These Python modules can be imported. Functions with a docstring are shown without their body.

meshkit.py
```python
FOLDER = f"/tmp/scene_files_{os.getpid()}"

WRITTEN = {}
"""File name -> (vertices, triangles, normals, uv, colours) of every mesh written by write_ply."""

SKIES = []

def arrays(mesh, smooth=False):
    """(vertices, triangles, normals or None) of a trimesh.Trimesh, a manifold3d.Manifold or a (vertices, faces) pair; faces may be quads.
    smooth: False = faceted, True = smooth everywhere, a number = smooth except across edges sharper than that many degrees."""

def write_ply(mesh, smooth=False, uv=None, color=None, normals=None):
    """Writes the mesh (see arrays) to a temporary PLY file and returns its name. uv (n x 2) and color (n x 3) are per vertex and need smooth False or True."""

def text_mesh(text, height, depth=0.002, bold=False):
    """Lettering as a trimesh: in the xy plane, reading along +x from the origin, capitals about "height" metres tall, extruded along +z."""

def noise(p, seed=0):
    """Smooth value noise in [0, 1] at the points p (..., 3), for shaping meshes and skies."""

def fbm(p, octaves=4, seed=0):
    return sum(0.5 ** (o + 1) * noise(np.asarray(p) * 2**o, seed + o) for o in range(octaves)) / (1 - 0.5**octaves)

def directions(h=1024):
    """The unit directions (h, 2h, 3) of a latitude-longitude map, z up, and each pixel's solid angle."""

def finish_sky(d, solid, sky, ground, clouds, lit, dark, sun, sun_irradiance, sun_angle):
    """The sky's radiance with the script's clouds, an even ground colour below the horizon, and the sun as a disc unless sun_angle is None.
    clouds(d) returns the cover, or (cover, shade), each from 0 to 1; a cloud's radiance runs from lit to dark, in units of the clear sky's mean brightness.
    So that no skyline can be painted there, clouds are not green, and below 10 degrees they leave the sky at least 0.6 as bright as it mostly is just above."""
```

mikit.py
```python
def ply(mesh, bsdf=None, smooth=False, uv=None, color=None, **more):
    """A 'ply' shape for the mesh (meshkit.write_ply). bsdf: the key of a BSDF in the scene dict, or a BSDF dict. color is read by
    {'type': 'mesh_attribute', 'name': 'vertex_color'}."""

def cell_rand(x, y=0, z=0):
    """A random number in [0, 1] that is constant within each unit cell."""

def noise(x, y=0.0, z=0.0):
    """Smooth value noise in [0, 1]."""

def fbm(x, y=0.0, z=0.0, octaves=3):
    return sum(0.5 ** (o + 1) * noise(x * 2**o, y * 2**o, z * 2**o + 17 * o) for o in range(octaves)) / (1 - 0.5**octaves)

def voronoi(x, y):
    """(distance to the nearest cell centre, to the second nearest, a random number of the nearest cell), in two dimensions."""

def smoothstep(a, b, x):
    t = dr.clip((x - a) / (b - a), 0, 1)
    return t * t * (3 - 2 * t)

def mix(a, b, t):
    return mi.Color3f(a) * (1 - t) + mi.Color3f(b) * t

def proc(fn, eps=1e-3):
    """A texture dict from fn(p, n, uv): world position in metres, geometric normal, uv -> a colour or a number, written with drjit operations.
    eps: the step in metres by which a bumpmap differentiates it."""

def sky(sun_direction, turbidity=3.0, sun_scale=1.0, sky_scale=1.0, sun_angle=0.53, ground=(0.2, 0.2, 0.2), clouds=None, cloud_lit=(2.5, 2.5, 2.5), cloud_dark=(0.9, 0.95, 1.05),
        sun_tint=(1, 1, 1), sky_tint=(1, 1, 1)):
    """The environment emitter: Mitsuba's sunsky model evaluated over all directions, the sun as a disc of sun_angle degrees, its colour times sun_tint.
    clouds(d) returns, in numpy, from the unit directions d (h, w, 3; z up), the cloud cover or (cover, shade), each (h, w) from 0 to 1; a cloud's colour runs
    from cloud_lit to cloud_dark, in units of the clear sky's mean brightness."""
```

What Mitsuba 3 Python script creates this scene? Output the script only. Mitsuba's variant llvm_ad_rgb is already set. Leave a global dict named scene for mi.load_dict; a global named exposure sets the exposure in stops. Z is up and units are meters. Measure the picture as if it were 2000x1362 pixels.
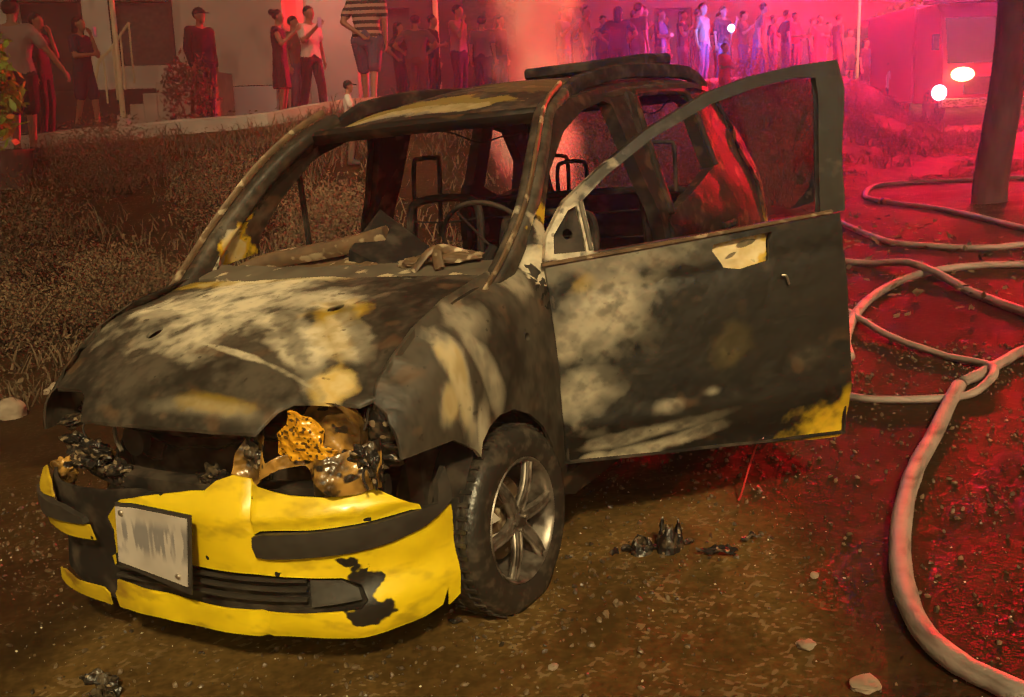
import math, random
import numpy as np, trimesh, mitsuba as mi, drjit as dr, mikit, meshkit
import manifold3d as m3
from shapely.geometry import Polygon, Point, LineString, box
from shapely.ops import unary_union
from shapely import affinity
from scipy.interpolate import PchipInterpolator as PC

T = mi.ScalarTransform4f
rng = np.random.default_rng(7)
random.seed(7)

# ------------------------------------------------------------------ camera, sky, exposure
# Two frames. Car frame: x forward from the front axle, y to the car's left, z off the ground the car stands on.
# World frame: z up. The lot slopes by about 4.4 degrees, RW turns car-frame vectors into world vectors.
def axes(yaw, pitch, roll):
    yaw, pitch, roll = np.radians([yaw, pitch, roll])
    f = np.array([np.cos(pitch) * np.cos(yaw), np.cos(pitch) * np.sin(yaw), np.sin(pitch)])
    r = np.cross(f, [0, 0, 1]); r /= np.linalg.norm(r)
    u = np.cross(r, f)
    return np.array([np.cos(roll) * r + np.sin(roll) * u, -np.sin(roll) * r + np.cos(roll) * u, f])

MW = axes(211.3, -12.0, -1.7)
RW = MW.T @ axes(211.3, -12.0, -6.1)
CAM = RW @ np.array([2.57, 2.35, 1.43])
FWD = np.array([np.cos(np.radians(211.3)), np.sin(np.radians(211.3)), 0.0])      # level view direction
RGT = np.cross(FWD, [0, 0, 1.0])

scene, labels, USED = {}, {}, set()
scene['haze_medium'] = {'type': 'homogeneous', 'albedo': {'type': 'rgb', 'value': [0.95, 0.95, 0.95]}, 'sigma_t': 0.0095,
                        'phase': {'type': 'hg', 'g': 0.78}}
scene['camera'] = {'type': 'perspective', 'fov': 2 * math.degrees(math.atan(1000 / 2110)), 'fov_axis': 'x', 'near_clip': 0.05, 'far_clip': 600.0,
                   'to_world': T().look_at(origin=CAM.tolist(), target=(CAM + MW[2]).tolist(), up=MW[1].tolist()),
                   'medium': {'type': 'ref', 'id': 'haze_medium'}}
# a night sky; its one warm key stands where the street light behind the photographer stood
SUN = -FWD * 0.70 + RGT * 0.08 + np.array([0, 0, 0.58])
scene['sky'] = mikit.sky(SUN.tolist(), turbidity=3, sun_scale=3.3, sky_scale=0.012, sun_angle=4.0, sun_tint=(1.0, 0.98, 0.70), sky_tint=(1.0, 0.72, 0.62),
                         ground=(0.05, 0.04, 0.03))
exposure = 0.0

# ------------------------------------------------------------------ helpers
def key_of(name, parent=None):
    base = name if parent is None else parent + '__' + name
    k, n = base, 0
    while k in USED:
        n += 1
        k = f'{base}_{n:03d}'
    USED.add(k)
    return k

def thing(name, label, cat, group=None):
    k = key_of(name)
    if label: labels[k] = {'label': label, 'category': cat}
    if group: labels[k]['group'] = group
    return k

def tag(k, label=None, cat=None, group=None, kind=None):
    d = labels.setdefault(k, {})
    for a, b in (('label', label), ('category', cat), ('group', group), ('kind', kind)):
        if b: d[a] = b
    return k

def as_tri(mesh):
    v, f, _ = meshkit.arrays(mesh)
    return trimesh.Trimesh(v, f, process=False)

def obj(name, mesh, mat, parent=None, smooth=35, car=True, frame=None, emit=None):
    mesh = as_tri(mesh)
    v = np.array(mesh.vertices)
    faces = np.asarray(mesh.faces)
    if frame is not None:
        v = v @ frame[0].T + frame[1]
        if np.linalg.det(frame[0]) < 0: faces = faces[:, ::-1]
    if car: v = v @ RW.T
    d = mikit.ply(trimesh.Trimesh(v, faces, process=False), mat, smooth=smooth)
    if emit is not None: d['emitter'] = {'type': 'area', 'radiance': {'type': 'rgb', 'value': list(emit)}}
    k = key_of(name, parent)
    scene[k] = d
    return k

def cat(*ms): return trimesh.util.concatenate([as_tri(m) for m in ms])

def mf(mesh):
    mesh = as_tri(mesh); mesh.merge_vertices()
    return m3.Manifold(m3.Mesh(np.asarray(mesh.vertices, np.float32), np.asarray(mesh.faces, np.uint32)))

def rings(poly):
    out = []
    for g in getattr(poly, 'geoms', [poly]):
        out.append(np.array(g.exterior.coords)[:-1])
        out += [np.array(i.coords)[:-1] for i in g.interiors]
    return out

def panel(poly, th, fn, h=0.04):
    """A sheet of thickness th whose outline is poly in the parameters (a, b), laid in space by fn(a, b, t)."""
    cs = m3.CrossSection(rings(poly), m3.FillRule.EvenOdd)
    m = cs.extrude(th).refine_to_length(h)
    return m.warp_batch(lambda p: fn(p[:, 0], p[:, 1], p[:, 2]))

def cr(pts, n=8, closed=False):
    """Catmull-Rom through the points."""
    p = np.asarray(pts, float)
    q = np.vstack([p[-1], p, p[0], p[1]]) if closed else np.vstack([2 * p[0] - p[1], p, 2 * p[-1] - p[-2]])
    out = []
    for i in range(1, len(q) - 2):
        t = np.linspace(0, 1, n, endpoint=False)[:, None]
        a, b, c, d = q[i - 1], q[i], q[i + 1], q[i + 2]
        out.append(0.5 * (2 * b + (c - a) * t + (2 * a - 5 * b + 4 * c - d) * t**2 + (3 * b - a - 3 * c + d) * t**3))
    if not closed: out.append(p[-1:])
    return np.vstack(out)

def sweep(path, w, h, hint, power=4, sides=12, ends=True):
    """A bar along path: a rounded rectangle 2w across (along tangent x hint) and 2h deep (along hint)."""
    p = np.asarray(path, float)
    t = np.gradient(p, axis=0); t /= np.linalg.norm(t, axis=1, keepdims=True)
    hint = np.broadcast_to(np.asarray(hint, float), p.shape)
    a = np.cross(t, hint); a /= np.linalg.norm(a, axis=1, keepdims=True)
    b = np.cross(a, t)
    ang = (np.arange(sides) + 0.5) / sides * 2 * np.pi
    c, s = np.cos(ang), np.sin(ang)
    k = (np.abs(c) ** power + np.abs(s) ** power) ** (-1 / power)
    w, h = np.broadcast_to(w, len(p)), np.broadcast_to(h, len(p))
    v = p[:, None] + (k * c)[None, :, None] * (w[:, None] * a)[:, None] + (k * s)[None, :, None] * (h[:, None] * b)[:, None]
    n = len(p); f = []
    for i in range(n - 1):
        for j in range(sides):
            q = (j + 1) % sides
            f += [[i * sides + j, i * sides + q, (i + 1) * sides + q], [i * sides + j, (i + 1) * sides + q, (i + 1) * sides + j]]
    v = v.reshape(-1, 3)
    if ends:
        v = np.vstack([v, p[0], p[-1]])
        for j in range(sides):
            q = (j + 1) % sides
            f += [[n * sides, q, j], [n * sides + 1, (n - 1) * sides + j, (n - 1) * sides + q]]
    return trimesh.Trimesh(v, f, process=False)

def tube(path, r, sides=8): return sweep(path, r, r, tube_hint(path), power=2, sides=sides)

def tube_hint(path):
    p = np.asarray(path, float); d = p[-1] - p[0] + [1e-4, 2e-4, 3e-4]
    e = np.eye(3)[np.argmin(np.ptp(p, axis=0))]
    return e + np.array([0.013, 0.017, 0.011])

def hull(*balls, seg=10):
    return m3.Manifold.batch_hull([m3.Manifold.sphere(r, seg).translate(list(map(float, c))) for c, r in balls])

def blob(c, r, seed=0, rough=0.35, sub=3, freq=2.0):
    m = trimesh.creation.icosphere(sub)
    v = m.vertices
    n = meshkit.noise(v * freq + 50, seed) - 0.5 + 0.5 * (meshkit.noise(v * freq * 2.3 + 90, seed) - 0.5)
    m.vertices = v * (1 + rough * 2 * n)[:, None] * np.asarray(r, float) + np.asarray(c, float)
    return m

def fbmn(p, seed=0, o=3): return sum(0.5 ** (i + 1) * (meshkit.noise(np.asarray(p) * 2**i + 31 * i, seed) - 0.5) for i in range(o))

def boxm(x0, x1, y0, y1, z0, z1, ch=0.0):
    if ch <= 0:
        b = trimesh.creation.box((x1 - x0, y1 - y0, z1 - z0)); b.apply_translation([(x0 + x1) / 2, (y0 + y1) / 2, (z0 + z1) / 2]); return b
    pts = [[x, y, z] for x0_, x1_, y0_, y1_, z0_, z1_ in ((x0 + ch, x1 - ch, y0 + ch, y1 - ch, z0, z1), (x0, x1, y0 + ch, y1 - ch, z0 + ch, z1 - ch), (x0 + ch, x1 - ch, y0, y1, z0 + ch, z1 - ch))
           for x in (x0_, x1_) for y in (y0_, y1_) for z in (z0_, z1_)]
    return m3.Manifold.hull_points(np.array(pts, float))

# ------------------------------------------------------------------ ground
def rel(x, y):
    dx, dy = x - CAM[0], y - CAM[1]
    return dx * FWD[0] + dy * FWD[1], dx * RGT[0] + dy * RGT[1]

def terrain(x, y):
    x, y = np.asarray(x, float), np.asarray(y, float)
    a, b = rel(x, y)
    n = RW[:, 2]
    far = np.clip(1 - (np.hypot(x, y) - 14) / 22, 0.0, 1)
    z0 = -(n[0] * x + n[1] * y) / n[2]
    z0 = np.clip(z0, -0.9, 1.1)
    zs = 1.76 + 0.047 * np.clip(b, -30, 26) + 0.012 * np.clip(a - 18, 0, 40)
    bb = np.clip(b, 0, 30)
    a0, a1 = 7.2 + 1.35 * bb + 2.6 * np.clip(bb - 8.3, 0, 8), 15.2 + 1.5 * bb + 2.6 * np.clip(bb - 8.3, 0, 8)
    t = np.clip((a - a0) / (a1 - a0), 0, 1)
    t = t * t * (3 - 2 * t)
    lump = fbmn(np.stack([x * 0.8, y * 0.8, x * 0], -1), 3) * 0.45 * np.clip(t * 4, 0, 1) * np.clip((1 - t) * 4, 0, 1)
    near = fbmn(np.stack([x * 2.2, y * 2.2, x * 0], -1), 4, 4) * 0.020
    return z0 + (zs - z0) * t + lump + near * np.clip((np.hypot(x - .1, y) - .1) / .5, 0.25, 1)

# ------------------------------------------------------------------ materials
fbm, noise, mix, sst = mikit.fbm, mikit.noise, mikit.mix, mikit.smoothstep

def carp(p):
    return [float(RW[0, k]) * p.x + float(RW[1, k]) * p.y + float(RW[2, k]) * p.z for k in range(3)]

def ells(u, v, w, spots, e0=1.14, e1=0.84):
    m = mi.Float(0)
    for cu, cv, ru, rv, ang, k in spots:
        c, s = math.cos(math.radians(ang)), math.sin(math.radians(ang))
        du, dv = (c * (u - cu) + s * (v - cv)) / ru, (-s * (u - cu) + c * (v - cv)) / rv
        m = dr.maximum(m, k * sst(e0, e1, dr.sqrt(du * du + dv * dv) + w))
    return m

def principled(color, rough=0.6, metal=0.0, bump=None, bs=1.0, spec=0.5, coat=0.0, two=True):
    d = {'type': 'principled', 'base_color': color if isinstance(color, dict) else {'type': 'rgb', 'value': list(color)},
         'roughness': rough, 'metallic': metal, 'specular': spec}
    if coat: d |= {'clearcoat': coat, 'clearcoat_gloss': 0.9}
    if bump is not None: d = {'type': 'bumpmap', 'arbitrary': bump, 'scale': bs, 'bsdf': d}
    return {'type': 'twosided', 'bsdf': d} if two else d

DARK, MID, ASH, CREAM, YEL, RUST = (.026, .021, .015), (.125, .102, .074), (.62, .53, .40), (.74, .65, .46), (.76, .47, .016), (.22, .10, .035)

def burnt(coords, ash=(), yellow=(), dark=(), base=1.0, mid=0.5, freq=6.0, stretch=(1, 1, 1), warp=1.0, ycol=YEL, soft=0.0, pale=1.0):
    def fn(p, n, uv):
        x, y, z = carp(p)
        u, v = coords(x, y, z)
        n1 = fbm(x * freq * stretch[0] + 3, y * freq * stretch[1] + 7, z * freq * stretch[2], 3)
        n2 = fbm(x * 31 * stretch[0], y * 31 * stretch[1] + 5, z * 31 * stretch[2] + 9, 3)
        n3 = fbm(x * 13 * stretch[0] + 21, y * 13 * stretch[1], z * 13 * stretch[2] + 5, 3)
        w = warp * ((n1 - 0.5) * 2.3 + (n3 - 0.5) * 1.3 + (n2 - 0.5) * 0.8)
        c = mix([base * k for k in DARK], [base * k for k in MID], sst(mid - 0.15, mid + 0.25, n1 * 0.65 + n2 * 0.35))
        c = mix(c, RUST, 0.2 * sst(0.62, 0.8, fbm(x * 15 + 40, y * 15, z * 15, 2)))
        if yellow: c = mix(c, ycol, ells(u, v, w, yellow, 1.14 + soft * .8, .84 - soft * .8))
        if ash:
            a = ells(u, v, w, ash, 1.14 + soft, .84 - soft)
            c = mix(c, mix(ASH, CREAM, n2), pale * a * (0.55 + 0.45 * sst(0.32, 0.6, n2 * 0.6 + n1 * 0.4)))
        if dark: c = mix(c, (.02, .016, .011), ells(u, v, w, dark, 1.14 + soft, .84 - soft))
        pit = sst(0.74, 0.84, fbm(x * 48, y * 48, z * 48 + 3, 2)) * 0.6 * sst(.45, .6, n3)
        return mix(c, (.02, .015, .01), pit)
    return principled(mikit.proc(fn), 0.52, 0.0, mikit.proc(lambda p, n, uv: fbm(p.x * 45, p.y * 45, p.z * 45, 3) + 2.0 * fbm(p.x * 12, p.y * 12, p.z * 12, 2), 1e-3), 0.0028, spec=0.45)

DA = math.radians(42); HX, HY = -0.33, 0.735
def door_uv(x, y, z): return (-(x - HX) * math.cos(DA) + (y - HY) * math.sin(DA)), z

M = {}
M['hood_metal'] = burnt(lambda x, y, z: (x, y),
    ash=[(.0, -.24, .20, .30, 20, 1), (.16, -.08, .17, .28, 15, 1), (.31, -.10, .11, .20, 10, .95), (.09, -.52, .12, .035, 20, .8), (.33, .30, .075, .17, -38, 1), (.06, .16, .10, .16, 0, .8),
         (.27, .42, .05, .14, -40, .8), (.40, .12, .012, .36, -12, .8), (.44, .50, .045, .06, 0, .55), (.57, .15, .018, .22, 0, .2)],
    yellow=[(.16, .30, .08, .12, -30, .4), (.27, .36, .05, .13, -40, .35), (.44, .50, .05, .06, 0, .65), (-.12, -.3, .05, .35, 0, .35), (.56, .17, .022, .13, 0, .2)],
    dark=[(.28, .22, .03, .24, -42, .6), (.22, .40, .025, .24, -40, .5), (.55, -.15, .035, .09, 0, .5), (.50, .06, .04, .05, 0, .5)], mid=0.5, warp=.95, soft=.32, base=.62, pale=.88)
M['fender_metal'] = burnt(lambda x, y, z: (x, z),
    ash=[(.20, .70, .05, .16, -12, .9), (.14, .60, .03, .09, 0, .9), (.28, .70, .045, .07, 0, .6), (.09, .89, .06, .05, 0, .55), (.10, .78, .03, .13, -20, .6), (-.2, .96, .05, .07, 0, .5)],
    yellow=[(.21, .72, .04, .12, -12, .35), (.27, .70, .04, .06, 0, .35)], mid=0.44, stretch=(1, 1, .45), warp=1.3, soft=.35, pale=.62, base=.5)
M['door_metal'] = burnt(door_uv,
    ash=[(.17, .81, .17, .11, 25, .8), (.05, .74, .06, .07, 0, .7), (.25, .965, .30, .045, 0, .45), (.09, .55, .09, .08, 0, .7), (.30, .39, .22, .020, 4, .6), (.36, .47, .05, .025, 0, .45), (.30, .335, .20, .022, 8, .85),
         (.10, .33, .04, .02, 0, .8), (.52, .49, .03, .02, 0, .5), (.60, .62, .05, .055, 0, .12), (.88, .55, .10, .05, 0, .10)],
    yellow=[(.11, .9, .04, .03, 0, .2), (1.0, .23, .155, .125, 0, .75), (1.05, .36, .035, .05, 0, .6), (.6, .62, .06, .06, 0, .12)], dark=[(.80, .70, .42, .26, 0, .75), (.62, .42, .30, .05, 0, .6), (.30, .62, .16, .05, 10, .6)], base=0.28, mid=0.62, soft=.40, pale=.62)
M['frame_metal'] = burnt(door_uv, ash=[(.05, 1.08, .09, .10, 40, .7), (.2, 1.2, .14, .05, 30, .35)], dark=[(.95, 1.3, .60, .40, 0, .9)], base=.4, mid=.6)
M['door_recess'] = burnt(door_uv, ash=[(.66, .93, .12, .05, 8, .6)], yellow=[(.66, .93, .16, .09, 0, .6)], dark=[(.70, .95, .05, .008, 10, .8), (.64, .92, .03, .006, 20, .8)], freq=14)
M['body_metal'] = burnt(lambda x, y, z: (x, z), ash=[(-.36, .98, .10, .05, 0, .75), (-.40, 1.08, .05, .06, 0, .5), (-2.7, 1.25, .012, .13, 32, .4)], yellow=[(-.45, 1.12, .07, .10, 40, .5)], mid=0.66, base=.38)
M['roof_metal'] = burnt(lambda x, y, z: (x, y), ash=[(-.86, -.1, .05, .34, 0, .22)], yellow=[(-.93, -.08, .09, .40, 0, .42), (-1.3, .2, .2, .2, 0, .12)], mid=0.6, base=.7, ycol=(.34, .24, .05))
M['pillar_metal'] = burnt(lambda x, y, z: (x, z), ash=[(-.40, 1.10, .10, .05, 40, .6)], yellow=[(-.42, 1.08, .10, .07, 40, .85)], mid=.55, base=.8)
M['yellow_paint'] = principled(mikit.proc(lambda p, n, uv: (lambda s, k: mix(mix(mix((.82, .60, .008), (.72, .49, .010), fbm(p.x * 5, p.y * 5, p.z * 5, 3)), (.30, .18, .012), .55 * sst(.52, .75, fbm(p.x * 9 + 4, p.y * 9, p.z * 16, 4)) + .6 * sst(.02, -.22, s[1] + .25 * fbm(p.x * 15, p.y * 15, p.z * 15, 3) - .10)), (.014, .012, .010),
    dr.maximum(sst(.79, .80, k), 1.0 * ells(s[1], s[2], (fbm(p.x * 26, p.y * 26, p.z * 26, 3) - .5) * 2.4, [(.585, .29, .028, .06, 0, 1), (.60, .20, .035, .03, 0, 1), (.56, .345, .03, .014, 0, 1)]))))(carp(p), fbm(p.x * 19, p.y * 19, p.z * 19 + 4, 3))),
    0.33, coat=0.4, bump=mikit.proc(lambda p, n, uv: fbm(p.x * 7, p.y * 7, p.z * 7, 3)), bs=0.006)
M['black_plastic'] = principled(mikit.proc(lambda p, n, uv: mix((.016, .014, .013), (.05, .042, .034), fbm(p.x * 18, p.y * 18, p.z * 18, 3))), 0.42, bump=mikit.proc(lambda p, n, uv: fbm(p.x * 60, p.y * 60, p.z * 60, 2)), bs=0.001)
M['soot'] = principled(mikit.proc(lambda p, n, uv: mix((.010, .008, .007), (.05, .038, .028), sst(.4, .75, fbm(p.x * 14, p.y * 14, p.z * 14, 4)))), 0.75, spec=.25)
M['char'] = principled(mikit.proc(lambda p, n, uv: mix(mix((.012, .010, .009), (.07, .05, .03), sst(.45, .7, fbm(p.x * 40, p.y * 40, p.z * 40, 3))), (.22, .16, .10), sst(.72, .8, noise(p.x * 55, p.y * 55, p.z * 55)))), 0.35, bump=mikit.proc(lambda p, n, uv: fbm(p.x * 70, p.y * 70, p.z * 70, 3)), bs=0.006)
M['rusty_steel'] = principled(mikit.proc(lambda p, n, uv: mix(mix((.05, .035, .024), (.20, .12, .06), fbm(p.x * 22, p.y * 22, p.z * 22, 3)), (.36, .28, .18), sst(.6, .75, fbm(p.x * 30 + 9, p.y * 30, p.z * 30, 2)))), 0.5, 0.2)
M['grey_skin'] = principled(mikit.proc(lambda p, n, uv: mix(mix((.05, .042, .03), (.14, .115, .08), fbm(p.x * 9, p.y * 9, p.z * 9, 3)), (.42, .34, .22), sst(.66, .76, fbm(p.x * 17 + 2, p.y * 17, p.z * 17, 3)))), 0.6)
M['alloy'] = principled(mikit.proc(lambda p, n, uv: mix((.30, .26, .22), (.09, .07, .055), sst(.35, .75, fbm(p.x * 24, p.y * 24, p.z * 24, 3)))), 0.38, 0.75)
M['alloy_pale'] = principled((.62, .55, .46), 0.5, 0.1)
M['rubber'] = principled(mikit.proc(lambda p, n, uv: mix((.022, .019, .016), (.06, .048, .036), sst(.45, .8, fbm(p.x * 30, p.y * 30, p.z * 30, 3)))), 0.36, bump=mikit.proc(lambda p, n, uv: fbm(p.x * 80, p.y * 80, p.z * 80, 2)), bs=0.002)
M['amber_melt'] = principled(mikit.proc(lambda p, n, uv: mix(mix((.85, .42, .02), (.55, .22, .01), fbm(p.x * 60, p.y * 60, p.z * 60, 2)), (.10, .05, .01), sst(.6, .72, noise(p.x * 120, p.y * 120, p.z * 120)))), 0.2, bump=mikit.proc(lambda p, n, uv: noise(p.x * 110, p.y * 110, p.z * 110)), bs=0.006, coat=.35)
M['brown_melt'] = principled(mikit.proc(lambda p, n, uv: mix(mix((.06, .03, .008), (.40, .21, .045), sst(.35, .7, fbm(p.x * 16, p.y * 16, p.z * 16, 3))), (.02, .014, .01), sst(.6, .72, fbm(p.x * 34, p.y * 34, p.z * 34, 2)))), 0.24, bump=mikit.proc(lambda p, n, uv: fbm(p.x * 50, p.y * 50, p.z * 50, 2)), bs=0.008, coat=.25)
M['plate_white'] = principled(mikit.proc(lambda p, n, uv: (lambda s: mix(mix((.50, .44, .40), (.34, .29, .25), fbm(s[1] * 14, s[2] * 14, 0.0, 3)), (.15, .14, .15), 0.8 * sst(.40, .62, fbm(s[1] * 52, s[2] * 14 + 3, 0.0, 2)) * sst(.355, .395, s[2]) * sst(.485, .445, s[2])))(carp(p))), 0.4)
M['chrome'] = principled((.7, .62, .5), 0.2, 0.9)
M['cable_red'] = principled((.45, .03, .03), 0.25)
for k, d in M.items(): scene['m_' + k] = d
def m(k): return 'm_' + k

# ------------------------------------------------------------------ the burnt car: surfaces
I = np.interp
_zc = PC([-.5, -.4, -.22, 0, .2, .4, .52, .62, .7], [.985, .99, .985, .965, .935, .865, .80, .70, .60])
def zhood(x, y): return _zc(np.clip(x, -.5, .7)) - I(x, [-.22, .2, .45], [.01, .03, .09]) * (np.abs(y) / .65) ** 2.2
_plan = PC([-3.1, -2.95, -2.85, -2.6, -2.2, -1, -.2, .1, .3, .45, .6, .8], [.45, .58, .65, .705, .735, .757, .755, .75, .737, .712, .66, .55])
_off = PC([.0, .1, .3, .5, .7, .9, 1.0, 1.15, 1.3, 1.45, 1.55, 1.7], [.08, .05, .02, 0, 0, .015, .03, .085, .135, .185, .235, .35])
def side(x, z):
    y = _plan(x) - _off(z)
    zt = zhood(x, .66) + .004; r = .13
    t = np.clip((z - (zt - r)) / r, 0, 1)
    return y - (1 - np.sqrt(np.maximum(1 - t * t, 0))) * .085 * np.clip((x + .36) / .1, 0, 1)
def sidefn(sgn, inward=True):
    def fn(a, b, t): return np.stack([a, sgn * (side(a, b) - t), b], 1)
    return fn
_bp = np.array([(.68, 0), (.675, .2), (.645, .38), (.585, .52), (.50, .62), (.40, .68), (.28, .715)])
_bs = np.r_[0, np.cumsum(np.linalg.norm(np.diff(_bp, axis=0), axis=1))]
_bx, _by = PC(_bs, _bp[:, 0]), PC(_bs, _bp[:, 1])
_bz = PC([.05, .1, .16, .22, .30, .40, .47, .54, .62, .7], [-.05, -.03, .0, .005, -.012, .0, .005, -.02, -.06, -.1])
def bump_xyz(s, z, t=0.0):
    a = np.minimum(np.abs(s), _bs[-1] - 2e-3); e = 1e-3
    tx, ty = _bx(a + e) - _bx(np.maximum(a - e, 0)), _by(a + e) - _by(np.maximum(a - e, 0)); l = np.hypot(tx, ty) + 1e-12
    nx, ny = ty / l, -tx / l
    o = _bz(z) + t + .045 * np.clip((-s - .30) / .25, 0, 1)            # the far end hangs off its clips
    return np.stack([_bx(a) + nx * o, np.sign(s) * (_by(a) + ny * o), z], -1)
def door_xyz(s, z, t=0.0):
    o = -(_off(z) - .03) + .02 * np.sin(np.pi * np.clip(s / 1.06, 0, 1)) + t
    return np.stack([HX - math.cos(DA) * s + math.sin(DA) * o, HY + math.sin(DA) * s + math.cos(DA) * o, z], -1)
_zr = PC([-2.8, -2.7, -2.55, -2.45, -2.1, -1.6, -1.1, -.85, -.72, -.5], [1.38, 1.43, 1.49, 1.53, 1.565, 1.575, 1.535, 1.48, 1.45, 1.40])
def zroof(x, y): return _zr(x) - .075 * (np.abs(y) / .56) ** 3

car = thing('burnt_car', 'burnt-out small hatchback with yellow front bumper, bare scorched bonnet and open front door', 'car')
P = Polygon

def dent(x, y, seed, amp, fr=4.0): return fbmn(np.stack([x * fr, y * fr, x * 0], -1), seed, 3) * amp

# bonnet
hood = P([(-.255, .655), (-.19, .60), (-.155, .35), (-.145, 0), (-.155, -.35), (-.19, -.60), (-.255, -.655), (.0, -.655), (.25, -.648), (.425, -.645), (.475, -.60), (.52, -.42), (.545, -.385), (.60, -.345), (.612, -.2), (.617, 0), (.612, .2), (.60, .345),
          (.545, .385), (.52, .42), (.475, .60), (.425, .645), (.25, .648), (0, .655)])
def ellp(c, rx, ry, ang=0): return affinity.translate(affinity.rotate(affinity.scale(Point(0, 0).buffer(1, 6), rx, ry), ang), *c)
hood = hood.difference(ellp((.125, .27), .030, .024)).difference(ellp((.29, -.33), .030, .024)).difference(ellp((-.13, .36), .018, .03))
obj('hood', panel(hood, .012, lambda a, b, t: np.stack([a, b, zhood(a, b) + dent(a, b, 5, .035) * np.clip((.45 - a) / .2, 0, 1) * np.clip((a + .2) / .1, 0, 1) - t], 1), .028), m('hood_metal'), car, 50)
labels[car + '__hood'] = {'label': 'scorched bonnet with pale ash patches and round holes'}

# front fenders
fend = P([(.45, .752), (.465, .70), (.47, .61), (.39, .608), (.27, .60), (.175, .54), (.155, .515), (.14, .555), (.10, .585), (.04, .603), (-.04, .598), (-.12, .56), (-.19, .50), (-.235, .43), (-.262, .33), (-.325, .325), (-.33, .60), (-.33, .95), (-.30, 1.02),
          (-.255, 1.0), (-.1, .982), (.1, .953), (.25, .905), (.35, .85), (.42, .80)])
fend = fend.difference(ellp((-.15, .79), .013, .013))
for sg in (1, -1):
    k = obj('front_fender', panel(fend, .012, lambda a, b, t: np.stack([a, sg * (side(a, b) - t + dent(a, b, 8, .03) * np.clip((.9 - b) / .2, 0, 1)), b], 1), .03), m('fender_metal'), car, 50)
    # wheel-arch liner
    th = np.linspace(math.radians(-5), math.radians(185), 22)
    arc = np.stack([-.035 + .285 * np.cos(th), 0 * th + sg * .60, .285 + .30 * np.sin(th)], 1)
    obj('arch_liner', sweep(arc, .115, .006, [[math.cos(t), 0, math.sin(t)] for t in th], 6, 12), m('soot'), car)

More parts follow.
